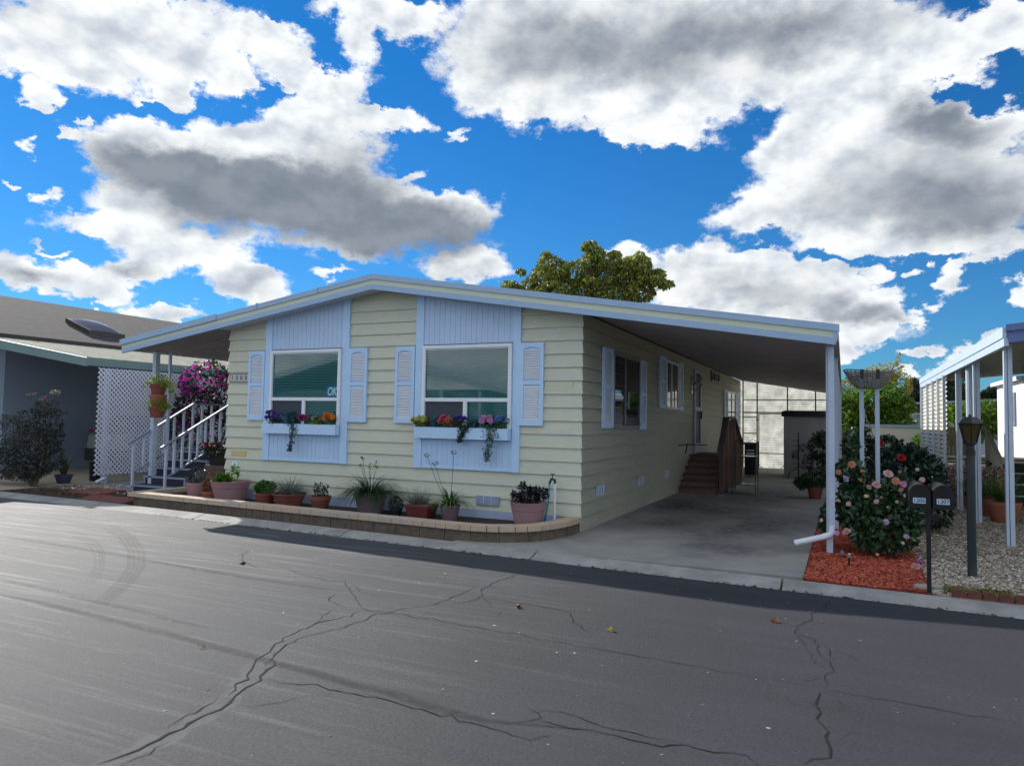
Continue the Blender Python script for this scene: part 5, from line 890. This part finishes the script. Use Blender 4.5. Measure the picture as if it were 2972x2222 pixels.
# basket on twin posts
t=thing('basket_planter','woven wooden basket held up on two white posts behind the camellias','basket planter',(3.88,1.0,0)); 
for x in (3.79,3.985): MB().box(x-.027,x+.027,.96,1.04,0,2.33).build('post',M['rail'],t)
MB().box(3.817,3.958,.97,1.03,2.26,2.30).build('cross_bar',M['rail'],t)
m_=MB(); n=26
for k in range(9):
    fz=k/8; rr=.155+.165*fz**.75; zz=2.165+.225*fz
    pts=[(3.888+rr*1.0*math.cos(2*math.pi*j/(n*2))*(1+.012*(-1)**(j+k)), 1.0+rr*math.sin(2*math.pi*j/(n*2))*(1+.012*(-1)**(j+k)), zz+.02*math.sin(2*math.pi*j/(n*2)*2+.8)*fz) for j in range(n*2+1)]
    m_.tube(pts,.0100,5,False)
for j in range(n):
    a=2*math.pi*j/n; m_.tube([(3.888+.155*math.cos(a),1+.155*math.sin(a),2.165),(3.888+.25*math.cos(a),1+.25*math.sin(a),2.26),(3.888+.32*math.cos(a),1+.32*math.sin(a),2.40)],.006,4,False)
m_.lathe(3.888,1.0,[(.15,2.155),(.155,2.167)],20); m_.build('basket',M['wicker'],t)
m_=MB()
for z in (1.86,1.12): m_.tube([(3.82,1,z-.2),(3.828,1,z),(3.888,1,z+.07),(3.948,1,z),(3.955,1,z-.1)],.005,5,False)
m_.tube([(3.82,1,1.86),(3.828,1,1.80),(3.96,1,1.42),(3.955,1,1.02)],.005,5); m_.build('wire_scroll',M['chrome'],t)
for x in (3.768,3.963): MB().box(x,x+.045,.66,.70,2.27,2.40).build('strap',M['black'],t)
# mailboxes
t=thing('mailbox_stand','pair of black mailboxes numbered 1205 and 1207 on one black post','mailbox',(4.315,-2.0,0)); MB().box(4.297,4.335,-2.02,-1.98,-.02,.86).build('post',M['black'],t)
def mailbox(x,numb,lab):
    w=.089; zb=.85; zs=.985; m_=MB(); pr=[(x-w,zb),(x-w,zs)]+[(x-w*math.cos(a),zs+w*math.sin(a)) for a in [math.pi*i/12 for i in range(1,12)]]+[(x+w,zs),(x+w,zb)]
    m_.prism(pr,'y',-2.18,-1.72); b=m_.build('mailbox',mat('mailbox_shell_'+numb,(.006,.006,.008),.5,.1,6,spec=.2),t,smooth=True,angle=True,label=lab)
    m_=MB(); k=1.03; pr2=[(x+(px-x)*k,zb-.004 if pz==zb else zs+(pz-zs)*k) for px,pz in pr]; m_.prism(pr2,'y',-2.196,-2.181); m_.rbox((x,-2.203,1.055),(.03,.014,.022)); m_.build('door',M['blackm'],b)
    MB().box(x-.058,x+.048,-2.199,-2.197,.893,.945).build('number_label',M['paper'],b); text('label_digits',numb,.050,b,M['ink'],face_front(x-.005,-2.2005,.918),.0003,0,.001)
    MB().box(x+w+.001,x+w+.006,-2.0,-1.97,.93,1.02).build('flag',M['blackm'],b)
mailbox(4.228,'1205','left mailbox numbered 1205'); mailbox(4.428,'1207','right mailbox numbered 1207')
for x,y in ((4.262,-2.0),(4.375,-1.97)):
    m_=MB(); m_.tube([(x,y-.02,.745),(x,y+.02,.745)],.037,14); m_.build('reflector_disc',M['glassb'] if x<4.3 else M['black'],t,smooth=True,angle=True)
# post lamp
t=thing('post_lamp','weathered dark post lamp with a tapered lantern in the gravel','post lamp',(4.83,-.87,0)); lx,ly=4.83,-.87
MB().lathe(lx,ly,[(.046,0),(.044,.5),(.044,1.34)],16).build('post',M['ironpost'],t,smooth=True,angle=True); MB().lathe(lx,ly,[(.05,1.33),(.05,1.38),(.042,1.385),(.042,1.44),(.062,1.45),(.062,1.465)],16).build('collar',M['black'],t,smooth=True,angle=True)
ln=MB(); ln.lathe(lx,ly,[(.055,1.462),(.075,1.47),(.07,1.485)],6); ln.lathe(lx,ly,[(.128,1.672),(.135,1.678),(.075,1.745),(.07,1.748),(.02,1.75),(.015,1.775),(.004,1.78)],6,rot=math.pi/6)
for j in range(6): a=math.pi/6+2*math.pi*j/6; ln.tube([(lx+.066*math.cos(a),ly+.066*math.sin(a),1.475),(lx+.115*math.cos(a),ly+.115*math.sin(a),1.675)],.006,5)
lt=ln.build('lantern',M['black'],t); g_=MB(); g_.lathe(lx,ly,[(.060,1.478),(.108,1.672)],6,rot=math.pi/6); g_.build('glass',M['lampglass'],lt)
# small path light
t=thing('path_light','tiny solar stake light standing in the red mulch','garden light',(3.61,-.87,0)); MB().tube([(3.61,-.87,0),(3.61,-.87,.10)],.012,8).build('stake',M['black'],t); MB().lathe(3.61,-.87,[(.022,.10),(.022,.14),(.012,.15)],10).build('cap',M['chrome'],t)
M['edge']=mat('edging_red',(.15,.055,.042),.9,.25,14,.4,60)
# scalloped edging
for i in range(7):
    x=4.56+.125*i; y=kerbY(x)+.07; m_=MB(); pr=[(x-.058,0)]+[(x-.058*math.cos(a),.045+.040*math.sin(a)) for a in [math.pi*j/8 for j in range(9)]]+[(x+.058,0)]; m_.prism(pr,'y',y-.03,y+.03)
    o=m_.build('edging_brick',M['edge'],loc=(x,y,0),label=['scalloped red edging block nearest the mailboxes','second scalloped red edging block from the left','third scalloped red edging block from the left','middle scalloped red edging block of the row','fifth scalloped red edging block from the left','scalloped red edging block near the right frame edge','scalloped red edging block cut by the right frame edge'][i],cat='edging block',group='scalloped edging along the gravel',bevel=.006)
for i,(x,y,s_) in enumerate(((4.27,-1.85,.07),(4.40,-1.75,.06),(4.36,-1.98,.05))):
    m_=MB(); m_.lathe(x,y,[(s_*.8,0),(s_,s_*.4),(s_*.7,s_*.8),(s_*.1,s_*.9)],9,1.2,.9); m_.build('rock',islandmat('rock%d'%i,[(.30,.29,.24),(.40,.38,.33)]),loc=(x,y,0),smooth=True,label=['pale rock just left of the mailbox post foot','grey rock behind the mailbox post foot','small rock in front of the mailbox post foot'][i],cat='rock',group='rocks at the mailbox post')
P=np.stack([4.45+rng.random(500)*.6,-2.0+rng.random(500)*.35,rng.random(500)*.02+.02],1); leaves('weeds',P,.04,None,leafmat('weed',(.10,.11,.02),(.30,.28,.06)),label='low yellowing weeds by the scalloped edging',loc=(0,0,0),cat='weeds',kind='stuff')
# ---------------------------------------------------------------- right neighbour
N2=thing('neighbour_carport','white carport with blue fascia and ribbed side screen at the right','carport',(7.2,7,0))
def nz_(x): return 3.02+.10*(x-5.6)
m_=MB(); y=1.5
while y<13.4: m_.prism([(5.6,nz_(5.6)-.12),(10.5,nz_(10.5)-.12),(10.5,nz_(10.5)-.10),(5.6,nz_(5.6)-.10)],'y',y,y+.13); m_.prism([(5.6,nz_(5.6)-.14),(10.5,nz_(10.5)-.14),(10.5,nz_(10.5)-.10),(5.6,nz_(5.6)-.10)],'y',y+.132,y+.15); y+=.152
m_.prism([(5.6,nz_(5.6)-.08),(10.5,nz_(10.5)-.08),(10.5,nz_(10.5)-.02),(5.6,nz_(5.6)-.02)],'y',1.5,13.4); m_.build('roof',mat('carport_pan',(.42,.40,.33),.5,.12,2),N2)
fm=mat('blue_fascia',(.12,.18,.38),.5,.08,4)
m_=MB(); m_.prism([(5.56,nz_(5.56)+.02),(10.5,nz_(10.5)+.02),(10.5,nz_(10.5)-.07),(5.57,nz_(5.57)-.07)],'y',1.40,1.46); m_.prism([(5.58,nz_(5.58)-.07),(10.5,nz_(10.5)-.07),(10.5,nz_(10.5)-.16),(5.58,nz_(5.58)-.16)],'y',1.44,1.48); m_.prism([(5.58,nz_(5.58)-.14),(10.5,nz_(10.5)-.14),(10.5,nz_(10.5)-.23),(5.60,nz_(5.6)-.23)],'y',1.41,1.46); m_.build('front_fascia',fm,N2)
m_=MB(); m_.box(5.53,5.575,1.42,13.42,2.86,3.0); m_.box(5.545,5.60,1.42,13.42,2.745,2.86); m_.build('side_gutter',M['rail'],N2)
for y in (1.82,4.47,6.62):
    m_=MB(); m_.box(5.60,5.635,y-.04,y+.04,0,2.80); m_.box(5.645,5.70,y-.04,y+.04,0,2.80); m_.build('post',M['rail'],N2)
m_=MB(); m_.tube([(5.68,5.45,0),(5.68,5.45,2.78)],.06,10); m_.build('round_downspout',M['rail'],N2,smooth=True,angle=True)
m_=MB(); z=.72
while z<2.74: m_.add([(5.62,8.05,z),(5.62,13.3,z),(5.585,13.3,z+.05),(5.585,8.05,z+.05),(5.62,13.3,z+.1),(5.62,8.05,z+.1)],[(0,1,2,3),(3,2,4,5)]); z+=.1
m_.build('side_screen',M['corr'],N2)
for y in (8.1,9.2,10.3,11.6,13.2): MB().box(5.53,5.585,y-.03,y+.03,.1 if y<9 or y>13 else .5,2.78).build('screen_stud',M['rail'],N2)
h=thing('neighbour_house','bright white house wall with one window beyond the right carport','house',(9,15,0)); m_=MB(); m_.box(8.0,14,1.6,17.1,.60,2.95); m_.build('wall',mat('white_stucco',(.78,.78,.76),.8,.04,2,.1,50),h); m_=MB(); m_.box(8.03,14,1.65,17.05,-.02,.60); m_.build('skirting',M['greenp'],h); m_=MB(); m_.prism([(7.85,2.95),(14.2,3.65),(14.2,3.75),(7.85,3.06)],'y',13.42,17.3); m_.build('roof',M['white'],h)
m_=MB(); m_.box(7.95,8.0,14.32,15.2,1.72,2.66); w_=m_.build('window',M['sagetrim'],h); MB().box(7.94,7.952,14.42,15.1,1.82,2.56).build('pane',mat('pale_pane',(.35,.42,.42),.2,.05,3,spec=.6),w_)
t=thing('entry_steps','green steps with beige rail and panelled landing in the right carport','steps',(6.9,10,0))
for k in range(4):
    MB().box(6.55,8.0,8.2+.35*k,8.55+.35*k,.0,.22*(k+1)).build('step',M['greenp'],t); MB().box(6.56,7.98,8.185+.35*k,8.199+.35*k,.22*(k+1)-.03,.22*(k+1)).build('nosing',M['corr'],t)
m_=MB(); x=5.80
while x<6.5: m_.box(x,x+.075,10.9,10.93,.92,1.60); x+=.085
m_.box(5.8,6.55,10.88,10.95,1.60,1.64); m_.box(5.8,8,10.95,13,.80,.88); m_.build('landing_panel',mat('beige_board',(.62,.55,.36),.6,.08,4),t)
bm2=mat('beige_rail',(.52,.49,.40),.5,.05,4)
m_=MB(); m_.bar((6.62,10.1,1.66),(6.62,8.1,.90),.05,.06); m_.bar((6.62,10.1,1.66),(6.62,11.2,1.66),.05,.06); m_.build('handrail',bm2,t)
for i in range(7): y=8.25+.3*i; MB().box(6.60,6.64,y-.02,y+.02,.1,.95+.38*(y-8.25)).build('baluster',bm2,t)
# pots and shrubs by the gravel
t=potted('potted_plant','large orange clay pot with a spidery green plant between the carport posts','potted plant',6.08,4.85,0,.36,.27,.19,M['terral'],rim=.06); blades('strap_leaves',(6.08,4.85,.33),120,.62,.028,t,Lf['agap'],1.1,1,1.8,7,.1)
t=potted('potted_plant','orange clay pot with a spider plant, further left behind the second post','potted plant',5.84,5.75,0,.34,.24,.18,M['terra'],rim=.05); blades('strap_leaves',(5.84,5.75,.32),90,.5,.026,t,Lf['agap'],1.1,1,1.7,6,.1)
t=thing('trough_planter','long low terracotta trough under the pink blossom shrub','planter',(5.72,7.75,0)); m_=MB(); m_.prism([(5.42,0),(6.0,0),(6.04,.17),(5.38,.17)],'y',7.6,7.9); m_.build('pot',M['terra'],t); P,d=in_blobs(300,[(5.7,7.75,.24,.28,.12,.08)],.1); leaves('foliage',P,.07,t,Lf['camellia'])
for (x,y,lab) in ((5.62,7.2,'pink blossoming shrub below the ribbed side screen'),(6.15,6.8,'pink blossoming shrub right of the post lamp')):
    t=thing('shrub',lab,'shrub',(x,y,0),'pink blossoming shrubs'); tk=MB(); BL=[(x,y,.55,.30,.3,.30),(x+.12,y,.75,.2,.2,.15),(x-.14,y,.65,.16,.2,.18)]; [tk.tube([(x,y,0),(b_[0],b_[1],b_[2])],[.02,.008],5) for b_ in BL]; tk.build('stems',M['bark'],t); P,d=in_blobs(1300,BL,.4); leaves('foliage',P,.05,t,Lf['camellia'],out=d); P,d=in_blobs(1500,BL,.85); leaves('blossom',P,.042,t,Lf['pinkjade'],out=d,aspect=.9)
# ---------------------------------------------------------------- background
def tree(name,label,cat,x,y,trunk,blobs,n,size,lm,mt=M['bark'],group=None,**k):
    t=thing(name,label,cat,(x,y,0),group); m_=MB(); zt=min(b[2]-b[5] for b in blobs)*.75; m_.tube([(x,y,0),(x+.02,y,zt*.5),(x,y,zt)],[trunk,trunk*.8,trunk*.65],8)
    for b_ in blobs: m_.tube([(x,y,zt*.9),(x+(b_[0]-x)*.45,y+(b_[1]-y)*.45,zt+(b_[2]-zt)*.55),(b_[0],b_[1],b_[2]+b_[5]*.4)],[trunk*.5,trunk*.3,trunk*.08],6)
    m_.build('trunk',mt,t); P,d=in_blobs(n,blobs,k.pop('shell',.45)); leaves('crown',P,size,t,lm,out=d,**k); return t
random.seed(3); A=[]
for (x,z,rx,rz) in ((-11.9,8.6,.55,.75),(-11.2,8.9,.7,.8),(-10.3,9.3,.9,.9),(-9.5,9.6,.8,.8),(-8.6,9.5,.9,.9),(-8.0,10.1,.55,.7),(-7.5,10.4,.40,.5),(-7.2,9.5,.8,.9),(-6.6,9.9,.4,.5),(-6.1,9.2,.9,1.0),(-5.4,9.4,.7,.8),(-4.9,9.5,.45,.5),(-4.6,8.9,.6,.5),(-4.15,8.6,.35,.3),(-5.2,8.3,.8,.7),(-6.5,8.2,1.0,.8),(-7.9,8.6,1.0,.8),(-9.4,8.3,1.0,.8),(-10.8,8.0,.9,.7),(-11.7,7.8,.6,.5)):
    A.append((x,24+random.uniform(-1.0,1.0),z,rx,1.0,rz))
    for _ in range(3): a=random.random()*6.28; A.append((x+rx*.8*math.cos(a),24+random.uniform(-1.2,.6),z+rz*.8*math.sin(a),.28,.35,.24))
A=[(3.57+1.3*(q[0]-3.57)-.3,-10.23+1.3*(q[1]+10.23),1.63+1.3*(q[2]-1.63)-.45,q[3]*1.3,q[4]*1.3,q[5]*1.1) for q in A]
tree('broadleaf_tree','tall olive green tree rising behind the roof ridge','tree',-11.5,34.3,.22,A,27000,.25,Lf['avo'],droop=1.0,aspect=.42,shell=.55)
def multi(cx,cy,cz,rx,ry,rz,n,s_):
    return [(cx+random.gauss(0,rx*.5),cy+random.gauss(0,ry*.4),cz+random.gauss(0,rz*.45),s_*random.uniform(.7,1.3),s_,s_*random.uniform(.7,1.2)) for _ in range(n)]
tree('citrus_tree','bright green citrus tree behind the cream wall','tree',4.9,23.5,.10,[(4.9,23.5,2.6,1.15,.9,1.0),(3.6,24,1.8,.7,.8,1.2),(5.4,24,1.6,1.0,.8,.7),(4.0,23.5,2.2,.8,.8,.9),(4.6,23.5,1.5,1.3,.8,.6)]+multi(4.7,23.5,2.3,1.3,.8,.9,16,.45),19000,.15,Lf['citrus'],shell=.5)
tree('yellow_tree','taller tree with yellow autumn leaves above the citrus','tree',4.8,27,.12,[(4.2,27,3.5,.9,.7,.7),(5.0,27,3.9,.8,.7,.6),(5.6,27,4.2,.5,.5,.4),(5.95,27,3.5,.5,.5,.7),(3.7,27,3.3,.5,.5,.6),(5.85,27,4.75,.12,.15,.3)]+multi(4.9,27,3.8,1.2,.6,.7,9,.3),4200,.11,Lf['yellow'],shell=.5)
tree('hedge_tree','dense bright green citrus standing left of the white house wall','tree',7.3,18.6,.10,[(7.2,18.6,1.7,.9,.8,.8),(7.9,18.6,2.0,.65,.7,.65)]+multi(7.5,18.6,1.9,.9,.6,.6,12,.3),7500,.11,Lf['citrus'],shell=.6)
tree('evergreen_tree','dark grey green tree behind the grey roof','tree',9.2,60,.3,multi(9.4,60,4.2,1.1,1.2,1.3,18,.6),4500,.28,Lf['conif'],shell=.5,group='dark evergreens on the skyline')
tree('evergreen_tree','dark evergreen partly hidden by the white carport gutter','tree',11.0,58,.3,multi(11.0,58,4.6,1.2,1.2,1.2,16,.6),3500,.28,Lf['conif'],shell=.5,group='dark evergreens on the skyline')
tree('evergreen_tree','sparse dark evergreen seen between the right carport posts','tree',13.6,62,.25,multi(13.8,62,4.6,1.6,1.2,.8,14,.5),2600,.28,Lf['conif'],shell=.3,group='dark evergreens on the skyline')
tree('evergreen_tree','dark evergreen beside the white roofs, far right','tree',17.3,64,.25,multi(17.2,64,5.2,1.6,1.2,.9,12,.5),2300,.28,Lf['conif'],shell=.3,group='dark evergreens on the skyline')
t=thing('clipped_hedge','clipped dark green hedge left of the cream wall','hedge',(3.9,22,0)); m_=MB().box(3.45,4.1,21.6,22.4,0,1.35); m_.build('stems',M['bark'],t); P=np.stack([3.4+rng.random(4000)*.9,21.5+rng.random(4000)*.9,rng.random(4000)*1.55],1); k=(P[:,1]<21.65)|(P[:,2]>1.45)|(P[:,0]>4.15); leaves('foliage',P[k],.07,t,Lf['camellia'])
t=thing('garden_wall','cream garden wall with blue coping behind the camellias','wall',(5.25,21.1,0)); MB().box(4.29,6.22,21,21.2,-.02,1.60).build('render',M['creamwall'],t); MB().box(4.25,6.26,20.96,21.24,1.60,1.70).build('coping',M['sagetrim'],t)
t=thing('far_house','grey roofed house with blue fascia behind the cream wall','house',(7.5,31,0)); MB().box(6.85,12,31,36,-.02,2.45).build('wall',mat('far_wall',(.42,.45,.46),.8,.06,2),t); MB().prism([(5.9,2.68),(12,2.98),(12,3.08),(5.9,2.78)],'y',29.6,37).build('roof',M['sagetrim'],t); MB().prism([(6.1,2.42),(12,2.70),(12,2.94),(6.1,2.66)],'y',30,36.8).build('eave',mat('brown_eave',(.13,.11,.10),.8,.1,3),t); MB().box(6.5,8,30.6,31,2.22,2.32).build('window_awning',M['white'],t)
MB().prism([(5.6,0),(6.3,0),(6.3,1.95),(6.2,2.05),(5.7,2.05),(5.6,1.95)],'y',27.5,28).build('storage_crate',M['creamwall'],loc=(5.9,27.7,0),label='small beige box top showing above the cream wall',cat='box')
for i,(x,y,z,w_,lab) in enumerate(((15.5,70,4.3,5,'distant pale roofed house between the right carport posts'),(22,74,4.9,7,'distant pale roofed house nearest the white wall'))):
    t=thing('distant_house',lab,'house',(x,y,0),'distant pale houses'); MB().box(x-w_/2,x+w_/2,y,y+6,-.02,z-.6).build('wall',M['creamwall'],t); MB().prism([(x-w_/2-.3,z-.6),(x,z+.15),(x+w_/2+.3,z-.6)],'y',y-.3,y+6.3).build('roof',M['white'],t)
t=potted('potted_plant','light green shrub in the gap between cream wall and ribbed screen','potted plant',6.1,20.2,0,.3,.25,.2,M['terra'],n=14); P,d=in_blobs(900,[(6.1,20.2,.85,.35,.35,.55)],.4); leaves('foliage',P,.11,t,Lf['citrus'],out=d)
# leaves and scraps on the road
for i,(x,y,c_,lab) in enumerate(((1.86,-4.55,(.42,.40,.05),'yellow green leaf lying on the road'),(-2.6,-4.0,(.05,.02,.015),'dark curled leaf lying on the left of the road'),(.9,-4.25,(.20,.05,.03),'brown twig and leaf on the middle of the road'),(-.65,-6.35,(.45,.36,.30),'pale beige leaf on the near road'),(3.0,-3.62,(.35,.12,.07),'reddish petal at the shadow edge on the road'))):
    P=np.array([(x+random.gauss(0,.02),y+random.gauss(0,.015),-.035) for _ in range(4)]); leaves('fallen_leaf',P,.06,None,leafmat('litter_leaf%d'%i,c_,tuple(v*.6 for v in c_)),loc=(x,y,-.05),label=lab,cat='leaf',group='litter on the road')
pebbles('road_grit',260,lambda n:np.stack([-6+rng.random(n)*12,-7.5+rng.random(n)*5.2],1),.007,islandmat('grit',[(.4,.4,.38),(.1,.08,.06),(.6,.6,.58)]),-.048,.5,1.3,label='scattered light grit and crumbs on the asphalt',cat='grit',kind='stuff')
pebbles('kerb_debris',420,lambda n:(lambda x:np.stack([x,np.array([kerbY(v) for v in x])-.30+rng.normal(size=n)*.02],1))(-7+rng.random(n)*14),.013,islandmat('debris',[(.05,.03,.02),(.14,.09,.05),(.03,.03,.03)]),-.046,.4,1.6,label='dead leaf crumbs gathered along the kerb',cat='debris',kind='stuff')
# houses across the street: only their reflection shows, in the two front windows
t=thing('street_house','white gabled house and open carport across the street, mirrored in the front windows','house',(-20,-27,0)); MB().box(-33,-13,-34,-26,-.05,3.3).build('wall',mat('pale_opposite_wall',(.16,.24,.24),.8,.05,2),t); m_=MB(); m_.prism([(-35,3.1),(-24,5.6),(-11.5,3.0),(-11.5,2.7),(-24,5.25),(-35,2.8)],'y',-34,-25.5); m_.prism([(-11.5,3.0),(-6,2.6),(-6,2.4),(-11.5,2.7)],'y',-34,-25.5); m_.build('roof',M['white'],t)
for x in (-20.2,-17.5,-15,-6.3): MB().box(x,x+.16,-25.9,-25.7,-.05,2.6 if x>-10 else 3.3).build('post',M['white'],t)
m_=MB(); m_.box(-12.9,-12.85,-34,-26,0,2.6); m_.box(-12.8,-6,-33.5,-33.2,-.05,2.3); m_.build('carport_back',M['shedm'],t)
tree('street_tree','dark leafy tree across the street, mirrored in the window glass','tree',6,-34,.3,multi(6,-34,4.5,3,1.5,2,16,1.2),2500,.45,Lf['conif'],shell=.4)
